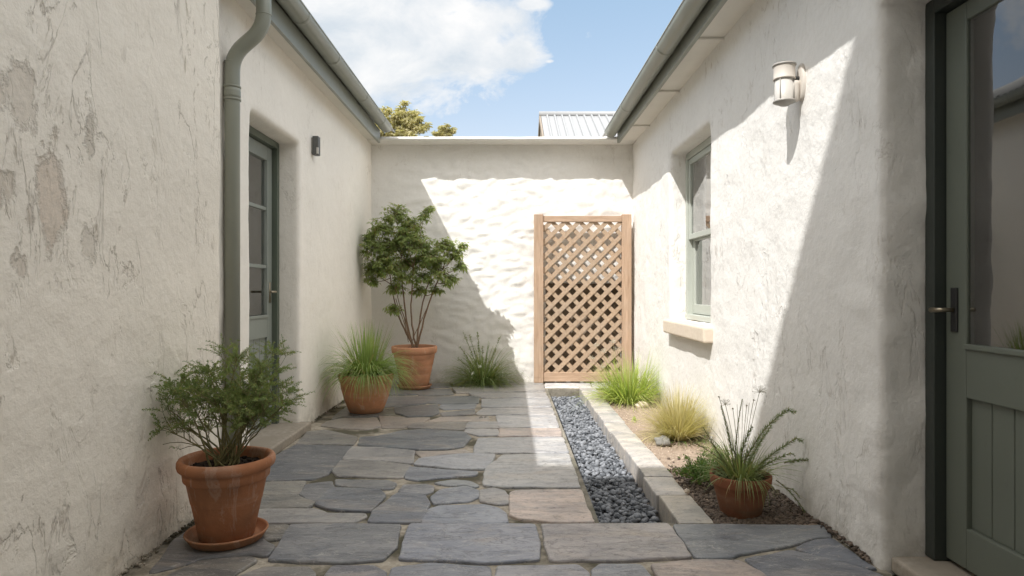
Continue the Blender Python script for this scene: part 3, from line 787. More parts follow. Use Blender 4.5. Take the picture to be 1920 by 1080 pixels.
# kerb of stone blocks
kb = empty('stone_kerb', (.84,5,0), 'pale kerb of stone blocks between the pebble channel and the planting bed', 'kerb')
kys = [2.974, 3.385, 3.72, 3.90, 4.37, 4.84, 5.24, 5.62, 6.03, 6.45, 6.80, 7.05]
koff = [.012,.0,.012,.012,.004,-.012,-.006,-.014,-.004,-.012,-.008]
for i in range(len(kys)-1):
    b = MB(); a, c = kys[i]+.003, kys[i+1]-.003; o = koff[i]; zt = rng.uniform(-.002,.006); q = 8
    x0, x1 = .752+o, .918+o*.6; vs = []; fs = []
    nx, ny = 6, max(4, int((c-a)/.04))
    for jy in range(ny+1):
        for jx in range(nx+1):
            x = x0+(x1-x0)*jx/nx; y = a+(c-a)*jy/ny
            e = min(jx, nx-jx, jy, ny-jy)
            dx = .004*noise.noise(Vector((x*20,y*20,i))) ; 
            vs.append((x+dx+(.003 if jx==0 else -.003 if jx==nx else 0), y+(.003 if jy==0 else -.003 if jy==ny else 0), zt+(-.004 if e==0 else .0015*noise.noise(Vector((x*15,y*15,i*2))))))
    W_ = nx+1
    for jy in range(ny):
        for jx in range(nx): fs.append((jy*W_+jx, jy*W_+jx+1, (jy+1)*W_+jx+1, (jy+1)*W_+jx))
    per = [jx for jx in range(nx+1)] + [jy*W_+nx for jy in range(1,ny+1)] + [ny*W_+jx for jx in range(nx-1,-1,-1)] + [jy*W_ for jy in range(ny-1,0,-1)]
    base = len(vs); cx_, cy_ = (x0+x1)/2, (a+c)/2
    for s__ in (0,1):
        for p_ in per:
            v = vs[p_]; ox = -.003 if v[0] < x0+.008 else .003 if v[0] > x1-.008 else 0
            oy = -.003 if v[1] < a+.008 else .003 if v[1] > c-.008 else 0
            vs.append((v[0]+ox, v[1]+oy, zt-.010 if s__==0 else -.2))
    P_ = len(per)
    for i2 in range(P_):
        j2 = (i2+1)%P_
        fs.append((per[j2], per[i2], base+i2, base+j2)); fs.append((base+j2, base+i2, base+P_+i2, base+P_+j2))
    b.add(vs, fs); o_ = b.build('kerb_block', M['kerb'], kb)
    tn = rng.choice([(.52,.495,.465),(.48,.455,.42),(.55,.525,.495),(.47,.455,.435)])
    if i in (0,): tn = (.40,.375,.33)
    at = o_.data.color_attributes.new('tone','FLOAT_COLOR','POINT'); at.data.foreach_set('color', [x for _ in vs for x in (*tn,1)])

# pebbles
def ico(n=1):
    import bmesh
    bm = bmesh.new(); bmesh.ops.create_icosphere(bm, subdivisions=n, radius=1); vs = [v.co.copy() for v in bm.verts]; fs = [tuple(v.index for v in f.verts) for f in bm.faces]; bm.free(); return vs, fs
def pebble_variants(k, n, rough):
    V0, F0 = ico(n); out = []
    for i in range(k):
        o = Vector((i*5.1, i*2.3, i)); out.append([v*(1+rough*noise.noise(v*.9+o)+rough*.3*noise.noise(v*2.3+o)) for v in V0])
    return out, F0
def scatter(mb, variants, faces, pts, smin, smax, flat=(.55,.8)):
    for (x,y,z) in pts:
        v = rng.choice(variants); s_ = rng.uniform(smin, smax); sc = Vector((s_*rng.uniform(.85,1.25), s_*rng.uniform(.7,.95), s_*rng.uniform(*flat)))
        m_ = Matrix.Rotation(rng.uniform(0,6.28),3,'Z') @ Matrix.Rotation(rng.uniform(-.5,.5),3,'X')
        mb.add([m_ @ Vector((p.x*sc.x,p.y*sc.y,p.z*sc.z)) + Vector((x,y,z)) for p in v], faces)
PV, PF = pebble_variants(14, 2, .55)
b = MB()
def fill(x0,x1,y0,y1,z,sp,jit):
    out = []; y = y0; r = 0
    while y < y1:
        x = x0 + (sp*.5 if r%2 else 0)
        while x < x1:
            out.append((x+rng.uniform(-jit,jit), y+rng.uniform(-jit,jit), z+rng.uniform(-.006,.006))); x += sp
        y += sp*.86; r += 1
    return out
scatter(b, PV, PF, fill(GX0+.045, GX1-.006, GY0+.045, GY1-.045, -.108, .031, .007), .012, .021)
scatter(b, PV, PF, fill(GX0+.05, GX1-.01, GY0+.05, GY1-.05, -.090, .034, .011), .009, .021)
pb = b.build('pebbles', M['pebble'], None, True)
tag(pb, 'blue grey pebbles filling the narrow drainage channel', 'pebbles', kind='stuff')
b = MB(); b.box(GX0+.03, GX1, GY0+.03, GY1-.03, -.2, -.115); tag(b.build('channel_floor', M['mulch']), kind='structure')

# planting bed
b = MB(); x0, x1, y0, y1 = .915, XR+.03, GY0, GY1+.02; nx, ny = 34, 240; vs = []; fs = []
def bedz(x, y):
    return -.022 + .012*fbm(Vector((x*5,y*5,0))) + .010*max(0,1-abs(x-XR)/.12)
for j in range(ny+1):
    for i in range(nx+1):
        x = x0+(x1-x0)*i/nx; y = y0+(y1-y0)*j/ny; vs.append((x,y,bedz(x,y)+.004*noise.noise(Vector((x*40,y*40,0)))))
for j in range(ny):
    for i in range(nx): fs.append((j*(nx+1)+i, j*(nx+1)+i+1, (j+1)*(nx+1)+i+1, (j+1)*(nx+1)+i))
b.add(vs, fs); tag(b.build('bed_soil', M['soil'], None, True), kind='structure')
CV, CF = pebble_variants(8, 1, .9)
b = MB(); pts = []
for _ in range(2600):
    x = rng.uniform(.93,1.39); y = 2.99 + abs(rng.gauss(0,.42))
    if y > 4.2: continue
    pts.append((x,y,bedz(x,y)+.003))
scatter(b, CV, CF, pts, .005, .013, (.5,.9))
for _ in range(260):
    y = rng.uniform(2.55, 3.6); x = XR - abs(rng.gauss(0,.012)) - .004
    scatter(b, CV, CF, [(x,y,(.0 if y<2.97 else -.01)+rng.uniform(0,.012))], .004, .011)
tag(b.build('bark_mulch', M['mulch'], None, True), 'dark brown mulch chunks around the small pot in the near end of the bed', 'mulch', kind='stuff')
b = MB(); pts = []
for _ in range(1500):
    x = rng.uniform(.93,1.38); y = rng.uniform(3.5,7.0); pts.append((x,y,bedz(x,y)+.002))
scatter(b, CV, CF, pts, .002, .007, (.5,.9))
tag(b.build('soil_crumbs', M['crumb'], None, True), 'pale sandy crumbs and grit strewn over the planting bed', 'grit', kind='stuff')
b = MB()   # grit in the joints against the walls
for _ in range(700):
    y = rng.uniform(1.8,7.4); x = (XN if y < YS else XL)+abs(rng.gauss(0,.012))+.004
    if DL0-.1 < y < DL1+.05: continue
    scatter(b, CV, CF, [(x,y,-.006+rng.uniform(0,.01))], .003, .010)
tag(b.build('joint_grit', M['mortar'], None, True), 'crumbly grit gathered along the foot of the left wall', 'grit', kind='stuff')

def rock(name, loc, s_, label, mat='rock', seed=0):
    V0, F0 = ico(3); b = MB()
    b.add([Vector((v.x*s_[0], v.y*s_[1], v.z*s_[2]))*(1+.35*noise.noise(v*1.4+Vector((seed,0,0)))+.1*noise.noise(v*4)) + Vector(loc) for v in V0], F0)
    return tag(b.build(name, M[mat], None, True, loc=loc), label, 'rock')
rock('rock', (1.045,4.52,.01), (.055,.045,.035), 'grey mottled stone lying in the bed in front of the dry straw coloured grass', seed=3)
rock('rock', (1.20,6.0,.0), (.055,.04,.030), 'pale stone in the bed at the foot of the bright green grass clump', 'sill', seed=8)
rock('rock', (.912,3.40,.012), (.014,.012,.012), 'tiny pebble perched on the outer edge of the kerb', 'sill', seed=1)

# ------------------------------------------------------------------ plants
def blade(mb, p, d, L, w, droop, seg=6, twist=0.0, fold=0.0):
    p = Vector(p); d = Vector(d).normalized(); st = L/seg
    side = d.cross(Vector((0,0,1)))
    side = side.normalized() if side.length > .02 else Vector((cos(twist*7), sin(twist*7), 0))
    side = (Matrix.Rotation(twist, 3, d) @ side)
    vs = []; fs = []
    for i in range(seg+1):
        t = i/seg; ww = w*(1-t)**.7*(.55+.45*min(1,t*5)) if i < seg else w*.04
        vs += [p-side*ww*.5, p+side*ww*.5]
        d = (d + Vector((0,0,-droop/seg*(.4+1.2*t)))).normalized(); p = p + d*st
        s2 = side - d*side.dot(d)
        if s2.length > .1: side = s2.normalized()
    for i in range(seg): fs.append((2*i,2*i+1,2*i+3,2*i+2))
    mb.add(vs, fs); return p
def leafq(mb, p, d, nrm, L, w, bend=.15):
    """pointed leaf of two folded halves"""
    d = d.normalized(); s_ = d.cross(nrm)
    s_ = s_.normalized() if s_.length > 1e-3 else d.orthogonal().normalized()
    n_ = s_.cross(d)
    m_ = p + d*L*.5 + n_*L*bend*.5; e = p + d*L - n_*L*bend*.6
    q1 = p + d*L*.45 + s_*w*.5 - n_*w*.12 + n_*L*bend*.4; q2 = p + d*L*.45 - s_*w*.5 - n_*w*.12 + n_*L*bend*.4
    mb.add([p, q1, m_, q2, e], [(0,1,2),(0,2,3),(1,4,2),(2,4,3)])
def rdir(zmin=-1, zmax=1):
    z = rng.uniform(zmin,zmax); th = rng.uniform(0,2*pi); r = math.sqrt(max(0,1-z*z)); return Vector((r*cos(th), r*sin(th), z))
def grow(p, d, L, n, wig=.2, up=0.0):
    pts = [Vector(p)]; d = Vector(d).normalized()
    for i in range(n):
        d = (d + rdir()*wig + Vector((0,0,up))).normalized(); pts.append(pts[-1]+d*L/n)
    return pts, d
def frond(mb, stem_mb, p, d, L, nl, ll, lw, droop=.5, rs=.0018):
    pts = [Vector(p)]; d = Vector(d).normalized(); n = 7
    for i in range(n):
        d = (d+Vector((0,0,-droop/n))+rdir()*.05).normalized(); pts.append(pts[-1]+d*L/n)
    stem_mb.tube(pts, [rs*(1-.7*i/n) for i in range(n+1)], 4, False)
    for k in range(nl):
        t = (.12+.88*(k+rng.random())/nl)*n; i = min(int(t), n-1); q = pts[i].lerp(pts[i+1], t-i); ax = (pts[i+1]-pts[i]).normalized()
        sd = ax.orthogonal().normalized(); sd = Matrix.Rotation(rng.uniform(0,2*pi),3,ax) @ sd
        leafq(mb, q, ax*rng.uniform(.4,.9)+sd, ax, ll*rng.uniform(.6,1.1)*(1-.45*t/n), lw, .1)
    return pts[-1]

def pot(name_root, prof, c, mat, label, soil_r, soil_z, group='terracotta pots with plants', wob=.012):
    root = empty('potted_plant', c, label, 'potted plant', group)
    b = MB(); b.lathe(prof, c, 72, wob); po = b.build('pot', M[mat], root, True)
    b = MB(); n = 40; vs = [(c[0],c[1],c[2]+soil_z+.01)]; fs = []
    for a in range(1,9):
        for j in range(n):
            r = soil_r*a/8; th = 2*pi*j/n; x = c[0]+r*cos(th); y = c[1]+r*sin(th)
            vs.append((x,y,c[2]+soil_z+.010*(1-a/8)+.007*noise.noise(Vector((x*30,y*30,1)))+.004*noise.noise(Vector((x*80,y*80,2)))))
    for j in range(n): fs.append((0,1+j,1+(j+1)%n))
    for a in range(7):
        for j in range(n): fs.append((1+a*n+j,1+a*n+n+j,1+a*n+n+(j+1)%n,1+a*n+(j+1)%n))
    b.add(vs, fs)
    for _ in range(70):
        r = soil_r*math.sqrt(rng.random())*.95; th = rng.uniform(0,6.28)
        scatter(b, CV, CF, [(c[0]+r*cos(th), c[1]+r*sin(th), c[2]+soil_z+.006)], .003, .010)
    b.build('soil', M['pot_soil'], root, True)
    return root
def saucer(c, r, h, mat, label):
    b = MB(); b.lathe([(0,0),(r*.80,0),(r*.86,.004),(r*.97,h*.75),(r*1.0,h*.9),(r*.99,h),(r*.955,h*1.0),(r*.93,h*.85),(r*.85,h*.35),(r*.78,h*.28),(0,h*.28)], c, 64, .006)
    return tag(b.build('plant_saucer', M[mat], None, True, loc=c), label, 'saucer', 'terracotta saucers')

# 1. large pot near the left wall
c = (-1.185, 2.775, .014)
saucer((c[0],c[1],.001), .165, .042, 'pot_a', 'wide terracotta saucer under the largest pot by the near left wall')
prof = [(0,.0),(.112,0),(.118,.006),(.150,.15),(.1525,.155),(.154,.16),(.171,.238),(.176,.242),(.184,.250),(.187,.272),(.1875,.284),(.196,.288),(.206,.296),(.2105,.310),(.2095,.325),(.203,.335),(.194,.337),(.184,.333),(.178,.322),(.176,.30),(.170,.27)]
prof = [(r*.915,z) for r,z in prof]
r1 = pot('p', prof, c, 'pot_a', 'largest terracotta pot with feathery green shrub beside the near left wall', .159, .292)
st = MB(); lf = MB(); top = Vector((c[0],c[1],c[2]+.29))
def feathery(st, lf, base, targets, rng_r):
    for (tx,ty,tz,sp) in targets:
        b0 = base + Vector((rng.uniform(-.05,.05), rng.uniform(-.04,.04), 0)); tgt = base+Vector((tx,ty,tz))
        mid = b0.lerp(tgt,.5)+Vector((rng.uniform(-.02,.02)-tx*.12, rng.uniform(-.02,.02), abs(tx)*.05+.02))
        P = []
        for i in range(10):
            t = i/9; q = b0*(1-t)**2+mid*2*t*(1-t)+tgt*t*t; P.append(q+rdir()*.004*(1 if 0<i<9 else 0))
        st.tube(P, [.0048*(1-.72*i/9) for i in range(10)], 6, False)
        ends = [(P[-1], (P[-1]-P[-3]).normalized())]
        for _ in range(6):
            i = rng.randint(4,8); q = P[i]; dd = ((P[min(i+1,9)]-P[i-1]).normalized()*.75 + rdir(-.1,.8)*.85)
            L = rng.uniform(.05,.15)*sp
            pts,d2 = grow(q, dd, L, 5, .16, .05); st.tube(pts, [.0022*(1-.6*k/5) for k in range(6)], 4, False); ends.append((pts[-1], d2))
            if rng.random() < .6:
                q2 = pts[2]; pts2,d3 = grow(q2, d2+rdir(-.1,.7)*.9, L*.7, 4, .15, .04); st.tube(pts2, .0012, 4, False); ends.append((pts2[-1], d3))
        for (e,d2) in ends:
            for _ in range(rng.randint(2,4)):
                frond(lf, st, e, d2+rdir(-.35,.6)*1.05, rng.uniform(.06,.11), 44, .018, .0038, rng.uniform(.1,.8), .0009)
tg = []
for (px,py,dy) in ((300,752,.02),(330,715,-.05),(318,785,.05),(372,712,.10),(392,690,-.03),(425,672,.06),(442,662,-.02),(455,700,.12),(470,712,-.10),(500,700,.04),(520,688,.10),(535,725,.0),(505,750,-.08),(480,760,.13),(360,765,-.10),(400,735,-.12),(425,745,.0),(350,740,.12),(525,765,.06),(450,765,-.13),(300,795,-.06),(545,742,.03),(495,785,.02)):
    Y = c[1]+dy; tg.append(((px-CX)/F*Y-top.x, dy, (H-(py-CY)/F*Y-top.z)*.93, rng.uniform(.7,1.0)))
feathery(st, lf, top, tg, .2)
# low twig reaching towards the wall
for (px,py) in ((300,835),(315,800),(338,842)):
    Y = c[1]-.02; e = Vector(((px-CX)/F*Y, Y, H-(py-CY)/F*Y)); P = [top.lerp(e,t/6)+Vector((0,0,.05*sin(pi*t/6)))+rdir()*.004 for t in range(7)]
    st.tube(P, [.003*(1-.6*t/6) for t in range(7)], 5, False); frond(lf, st, e, (-.8,.1,.2), .05, 18, .018, .004, .3, .001)
st.build('stem', M['stem'], r1, True); lf.build('foliage', M['fern'], r1)

# 2. bowl-shaped pot with arching grass
c = (-1.225, 5.66, .002)
prof = [(0,0),(.13,0),(.142,.006),(.160,.05),(.186,.12),(.2055,.19),(.2065,.195),(.209,.20),(.217,.255),(.2195,.262),(.226,.268),(.231,.29),(.232,.318),(.229,.326),(.222,.328),(.215,.322),(.210,.29),(.205,.26)]
r2 = pot('p', prof, c, 'pot_b', 'bowl shaped terracotta pot of arching long grass beyond the left door', .208, .286)
g = MB()
for i in range(850):
    th = rng.uniform(0,2*pi); r = .09*math.sqrt(rng.random()); k = rng.random()
    b0 = (c[0]+r*cos(th)-.0, c[1]+r*sin(th), c[2]+.285)
    el = rng.uniform(.45,1.15) if k < .75 else rng.uniform(1.15,1.5)
    d = (cos(th)*cos(el), sin(th)*cos(el), sin(el))
    L = rng.uniform(.32,.54) if k < .75 else rng.uniform(.34,.54)
    blade(g, b0, d, L, rng.uniform(.006,.011), rng.uniform(1.5,2.9) if k < .75 else rng.uniform(.15,.9), 7, rng.uniform(-.5,.5))
for i in range(60):   # droop over the front rim on the right
    th = rng.uniform(-1.7,.3); b0 = (c[0]+.06*cos(th), c[1]+.06*sin(th), c[2]+.29)
    blade(g, b0, (cos(th),sin(th),.8), rng.uniform(.34,.48), .006, 3.2, 8, rng.uniform(-.4,.4))
g.build('foliage', M['grass'], r2)

# 3. ribbed pot with small tree in the far left corner
c = (-1.005, 7.0, .016)
saucer((c[0],c[1],.001), .185, .040, 'pot_c', 'terracotta saucer under the pot with the small tree in the far left corner')
prof = [(0,0),(.140,0),(.148,.006),(.172,.14),(.1725,.145),(.176,.150),(.190,.225),(.191,.23),(.195,.237),(.205,.29),(.206,.296),(.210,.302),(.216,.345),(.2165,.352),(.225,.357),(.236,.367),(.240,.39),(.2405,.42),(.237,.43),(.229,.432),(.220,.426),(.216,.40),(.21,.36)]
r3 = pot('p', prof, c, 'pot_c', 'ribbed terracotta pot holding a small leafy tree in the far left corner', .212, .392)
st = MB(); lf = MB(); top = Vector((c[0]-.02,c[1],c[2]+.39))
def W(px, py, Y): return Vector(((px-CX)/F*Y, Y, H-(py-CY)/F*Y))
lobes = [(742,405,7.0,.14),(715,430,6.95,.14),(770,425,7.1,.13),(700,465,6.9,.14),(740,460,7.0,.17),(780,460,6.95,.17),(800,485,7.1,.15),(835,462,7.0,.12),(850,478,7.05,.10),(820,510,6.95,.13),(700,505,7.0,.12),(735,505,6.9,.14),(765,495,7.15,.14),(845,525,7.0,.085),(695,525,6.95,.075),(742,540,7.0,.09),(795,405,7.0,.065),(738,578,6.95,.075),(785,545,7.05,.075),(868,462,7.02,.05),(690,445,7.0,.07),(862,500,7.0,.07),(818,545,7.0,.06),(806,392,7.02,.035),(760,440,6.9,.14),(722,485,6.85,.13),(790,520,6.9,.10),(812,485,6.9,.13),(757,520,6.9,.09)]
mains = [((742,600),(732,520)),((752,570),(752,470)),((765,590),(775,500)),((785,580),(812,505)),((800,570),(835,490)),((760,600),(740,540))]
mp = []
for i,(m1,m2) in enumerate(mains):
    b0 = top+Vector((rng.uniform(-.03,.05), rng.uniform(-.03,.03), 0)); a_ = W(*m1,7.0+rng.uniform(-.05,.05)); e = W(*m2,7.0+rng.uniform(-.08,.08))
    P = [b0*(1-t)**2+a_*2*t*(1-t)+e*t*t for t in [k/12 for k in range(13)]]
    P = [p+rdir()*.006 for p in P]; st.tube(P, [.0115*(1-.6*k/12)*(1 if i<5 else .7) for k in range(13)], 7, False); mp.append(P)
for (px,py,Y,r) in lobes:
    cc = W(px,py,Y)
    cand = [p for P in mp for p in P[5:]]; cand.sort(key=lambda p: (p-cc).length+max(0,p.z-cc.z)*2)
    s0 = cand[rng.randint(0,3)]; mid = s0.lerp(cc,.5)+Vector((0,0,-.03))+rdir()*.02
    P = [s0*(1-t)**2+mid*2*t*(1-t)+cc*t*t for t in [k/6 for k in range(7)]]; st.tube(P, [.0045*(1-.5*k/6) for k in range(7)], 5, False)
    nt = int(70*(r/.14)**2)+10
    for _ in range(nt):
        d = rdir(-.75,1); e = cc + Vector((d.x, d.y*1.0, d.z*.85))*r*rng.uniform(.35,1.12)
        if e.x < XL+.05: e.x = XL+.05+rng.uniform(0,.04)
        s1 = cc.lerp(e,.2); st.tube([s1, s1.lerp(e,.5)+Vector((0,0,.01)), e], [.0018,.0014,.0008], 3, False)
        out = (e-cc).normalized()
        for k in range(rng.randint(5,8)):
            dd = out*.6+rdir(-.5,.25)+Vector((0,0,-.35)); leafq(lf, e+rdir()*.010, dd, Vector((0,0,1)) if abs(dd.normalized().z)<.9 else Vector((1,0,0)), rng.uniform(.036,.072), rng.uniform(.013,.021), .2)
        for k in range(3):
            q = s1.lerp(e, rng.uniform(.3,.9)); leafq(lf, q, rdir(-.6,.4), Vector((0,0,1)), rng.uniform(.03,.05), .012, .2)
for (a_,b_) in (((768,640),(742,560)),((772,640),(808,560)),((766,642),(755,585))):
    P = [W(*a_,7.0).lerp(W(*b_,7.03), k/5)+rdir()*.006 for k in range(6)]; st.tube(P, .004, 5, False)
st.build('stem', M['twig'], r3, True); lf.build('foliage', M['treeleaf'], r3)

# 4. small dark pot in the bed
c = (1.105, 3.16, -.022)
prof = [(0,0),(.088,0),(.093,.005),(.112,.085),(.126,.135),(.128,.138),(.136,.142),(.138,.150),(.1415,.182),(.141,.190),(.136,.193),(.130,.188),(.127,.17),(.124,.15)]
r4 = pot('p', prof, c, 'pot_d', 'small dark terracotta pot of spiky fronds standing in the bed by the right wall', .125, .165)
top = Vector((c[0],c[1],c[2]+.165)); st = MB(); lf = MB(); bd = MB(); fw = MB()
for i in range(270):
    th = rng.uniform(0,2*pi); el = rng.uniform(.35,1.35); r = .07*math.sqrt(rng.random())
    blade(bd, top+Vector((r*cos(th),r*sin(th),0)), (cos(th)*cos(el), sin(th)*cos(el), sin(el)), rng.uniform(.14,.28), rng.uniform(.0045,.008), rng.uniform(.7,1.9), 7, rng.uniform(-.4,.4))
for i in range(16):
    th = rng.uniform(-2.1,-1.2); blade(bd, top+Vector((.05*cos(th),.07*sin(th),0)), (cos(th)*.6,sin(th)*.6,.8), rng.uniform(.17,.25), .0045, 4.2, 9, rng.uniform(-.4,.4))
for (px,py,w_) in ((1530,862,.004),(1500,862,.003),(1500,905,.003),(1525,945,.003),(1330,800,.003),(1318,812,.003),(1355,795,.003),(1480,862,.003),(1505,885,.003)):
    e = W(px,py,3.12); P = [top*(1-t)**2+(top.lerp(e,.5)+Vector((0,0,.06)))*2*t*(1-t)+e*t*t for t in [k/8 for k in range(9)]]
    bd.tube(P, [w_*.55*(1-.7*k/8) for k in range(9)], 4, False)
def brush(path, r0, n, ll, taper=.5):
    P = path; k = len(P)-1; st.tube(P, [.0028*(1-.6*i/k) for i in range(k+1)], 5, False)
    for i in range(n):
        t = (.15+.85*i/n)*k; j = min(int(t),k-1); q = P[j].lerp(P[j+1], t-j); ax = (P[j+1]-P[j]).normalized()
        sd = Matrix.Rotation(rng.uniform(0,6.28),3,ax) @ ax.orthogonal().normalized()
        leafq(lf, q, ax*.7+sd, ax, ll*rng.uniform(.7,1.15)*(1-taper*(t/k)), .0046, .05)
def bez(a_, m_, e, n=10): return [a_*(1-t)**2+m_*2*t*(1-t)+e*t*t for t in [k/n for k in range(n+1)]]
Yp = 3.14
for (m_,e,n,ll) in (((1420,800),(1478,768),330,.034),((1400,860),(1445,800),220,.030),((1440,850),(1494,822),260,.032),((1430,870),(1480,850),120,.024),
                    ((1372,830),(1352,762),260,.016),((1380,800),(1392,748),180,.011),((1350,860),(1318,800),120,.024),((1385,840),(1410,800),220,.03),
                    ((1345,850),(1300,830),90,.022)):
    P = bez(top+Vector((rng.uniform(-.03,.03),rng.uniform(-.03,.03),-.005)), W(*m_,Yp), W(*e,Yp+rng.uniform(-.06,.06))); 
    if e[0] > 1470: P.append(P[-1]+Vector((.03,0,-.012)))
    brush(P, .03, int(n*1.15), ll*1.1)
for (a_,m_,e,n,ll) in (((1470,868),(1490,862),(1528,862),120,.022),((1455,900),(1490,925),(1512,965),90,.016),((1475,915),(1490,915),(1500,935),40,.014),((1520,868),(1530,890),(1532,925),24,.010)):
    brush(bez(W(*a_,Yp), W(*m_,Yp-.02), W(*e,Yp-.05)), .02, n, ll, .3)
for (px,py,r) in ((1424,735,.030),(1360,758,.022),(1348,744,.006),(1413,750,.008),(1374,766,.007),(1400,760,.006)):
    e = W(px,py,Yp); P = bez(top, top.lerp(e,.5)+Vector((0,0,.03)), e, 8); st.tube(P, .0013, 4, False)
    fw = MB(); fw.add([v*.0045+e for v in PV[0]], PF)
    for k in range(int(28*r/.03)+5):
        d = rdir(-.2,1); q = e+d*r
        if r < .01: continue
        fw.tube([e, q+d*.002], .0006, 3, False)
        leafq(fw, q, d+rdir()*.6, rdir(), .007, .003)
    fw.build('seed_head', M['flower'], r4)
for (px,py) in ((1382,748),(1393,742),(1405,745)):
    e = W(px,py+10,Yp+.03); st.tube(bez(top, top.lerp(e,.5), e, 6), .001, 4, False)
st.build('stem', M['stem'], r4, True); lf.build('frond', M['rosemary'], r4); bd.build('foliage', M['lily'], r4)

# plants growing in the ground
GP = 'plants growing in the ground'
# mixed clump against the end wall
c = Vector((-.29, 7.26, 0)); cl = empty('strappy_plant', c, 'dark green strappy clump with feathery shoots at the foot of the end wall', 'plant', GP)
g = MB()
for i in range(750):
    th = rng.uniform(0,2*pi); el = rng.uniform(.3,1.35); r = .12*math.sqrt(rng.random())
    d = Vector((cos(th)*cos(el), sin(th)*cos(el)*.75, sin(el)))
    blade(g, c+Vector((r*cos(th),r*sin(th)*.7,.0)), d, rng.uniform(.30,.60), rng.uniform(.006,.011), rng.uniform(1.2,3.0), 7, rng.uniform(-.4,.4))
for (px,py) in ((948,646),(965,672),(950,690),(958,655),(875,690)):
    blade(g, c+Vector((.02,0,.02)), W(px,py-25,7.2)-c, .42, .010, 1.3, 8)
g.build('foliage', M['lily'], cl)
st = MB(); lf = MB()
for (px,py,n) in ((868,622,120),(880,628,120),(895,625,120),(905,650,90),(862,650,80),(858,672,60),(938,632,90),(930,655,70),(890,660,90),(912,672,60)):
    e = W(px,py,7.22); P = bez(c+Vector((rng.uniform(-.04,.04),0,.02)), c.lerp(e,.5)+Vector((0,0,.05)), e, 8); st.tube(P, .0018, 4, False)
    for k in range(n):
        t = rng.uniform(.3,1)*8; j = min(int(t),7); q = P[j].lerp(P[j+1],t-j); leafq(lf, q, (P[j+1]-P[j]).normalized()+rdir()*1.1, rdir(), rng.uniform(.015,.032), .005, .1)
st.build('stem', M['stem'], cl, True); lf.build('shoot', M['fern'], cl)
for (px,py) in ((899,687),(886,700)):
    fw = MB()
    for k in range(16): leafq(fw, W(px,py,7.05)+rdir()*.008, rdir(-1,.6), rdir(), .022, .010)
    fw.build('blossom', M['white'], cl)
# bright green grass
c = Vector((1.13, 6.25, -.015)); cl = empty('grass_clump', c, 'bright lime green grass clump at the far end of the bed before the trellis', 'grass clump', GP)
g = MB()
for i in range(1150):
    th = rng.uniform(0,2*pi); el = rng.uniform(.45,1.45); r = .17*math.sqrt(rng.random())
    d = Vector((cos(th)*cos(el), sin(th)*cos(el), sin(el)))
    blade(g, c+Vector((r*cos(th),r*sin(th),0)), d, rng.uniform(.22,.50), rng.uniform(.005,.010), rng.uniform(.3,1.9), 6, rng.uniform(-.5,.5))
for i in range(60):
    th = rng.uniform(0,2*pi); blade(g, c+Vector((.10*cos(th)+.03,.10*sin(th),0)), (cos(th)*.18,sin(th)*.18,1), rng.uniform(.40,.56), .006, .3, 6, rng.uniform(-.5,.5))
for (px,py) in ((1232,650),(1238,665),(1228,680),(1100,668),(1092,690),(1108,655)):
    for k in range(5): blade(g, c+Vector((.05 if px>1178 else -.05,0,0)), W(px+rng.uniform(-8,8),py,6.2)-c, .50, .006, .5, 7, rng.uniform(-.5,.5))
g.build('foliage', M['bright'], cl)
fw = MB(); st = MB()
for (px,py) in ((1132,660),(1148,642),(1118,650),(1156,655),(1108,672),(1128,690)):
    e = W(px,py,6.35); st.tube(bez(c, c.lerp(e,.5)+Vector((0,0,.04)), e, 6), .0013, 4, False)
    fw = MB()
    for k in range(20):
        d = rdir(-.2,1); q = e+d*.026; fw.tube([e,q+d*.003], .0006, 3, False); leafq(fw, q, d, rdir(), .012, .006)
    fw.build('seed_head', M['flower'], cl)
st.build('stem', M['stem'], cl)
# dry straw grass
c = Vector((1.20, 4.70, -.015)); cl = empty('grass_clump', c, 'dry straw coloured feather grass in the middle of the bed', 'grass clump', GP)
g = MB()
for i in range(1500):
    th = rng.uniform(0,2*pi); el = rng.uniform(.55,1.5); r = .07*math.sqrt(rng.random())
    d = Vector((cos(th)*cos(el), sin(th)*cos(el), sin(el)))
    blade(g, c+Vector((r*cos(th),r*sin(th),0)), d, rng.uniform(.2,.44), rng.uniform(.003,.006), rng.uniform(.2,1.3), 6, rng.uniform(-.5,.5))
for i in range(160):
    th = rng.uniform(2.2,4.4); blade(g, c+Vector((-.05,0,0)), (cos(th),sin(th),.55), rng.uniform(.2,.38), .003, 1.6, 6, rng.uniform(-.5,.5))
g.build('foliage', M['dry'], cl)
g = MB()
for i in range(120):
    th = rng.uniform(0,2*pi); r = rng.uniform(.05,.13); blade(g, c+Vector((r*cos(th)+.02,r*sin(th)-.03,0)), (cos(th)*.9,sin(th)*.9,.5), rng.uniform(.06,.14), .004, 1.8, 5, rng.uniform(-.5,.5))
g.build('green_blades', M['lowshrub'], cl)
# low green shrub between dry grass and small pot
c = Vector((1.03, 3.62, -.01)); cl = empty('low_shrub', c, 'low leafy green shrub sprawling between the kerb and the small pot in the bed', 'shrub', GP)
st = MB(); lf = MB()
for i in range(46):
    th = rng.uniform(0,2*pi); rr = rng.uniform(.05,.17); e = c+Vector((rr*cos(th)*1.0+.03, rr*sin(th)*1.3, rng.uniform(.02,.13)*(1.15-rr*3)+.02))
    P = bez(c+rdir(0,.1)*.02, c.lerp(e,.5)+Vector((0,0,.04)), e, 5); st.tube(P, .0015, 4, False)
    for k in range(34):
        q = P[rng.randint(2,5)]+rdir()*.018; leafq(lf, q, rdir(-.2,1)+ (e-c).normalized()*.5, rdir(), rng.uniform(.014,.028), rng.uniform(.006,.010), .1)
st.build('stem', M['stem'], cl); lf.build('foliage', M['lowshrub'], cl)
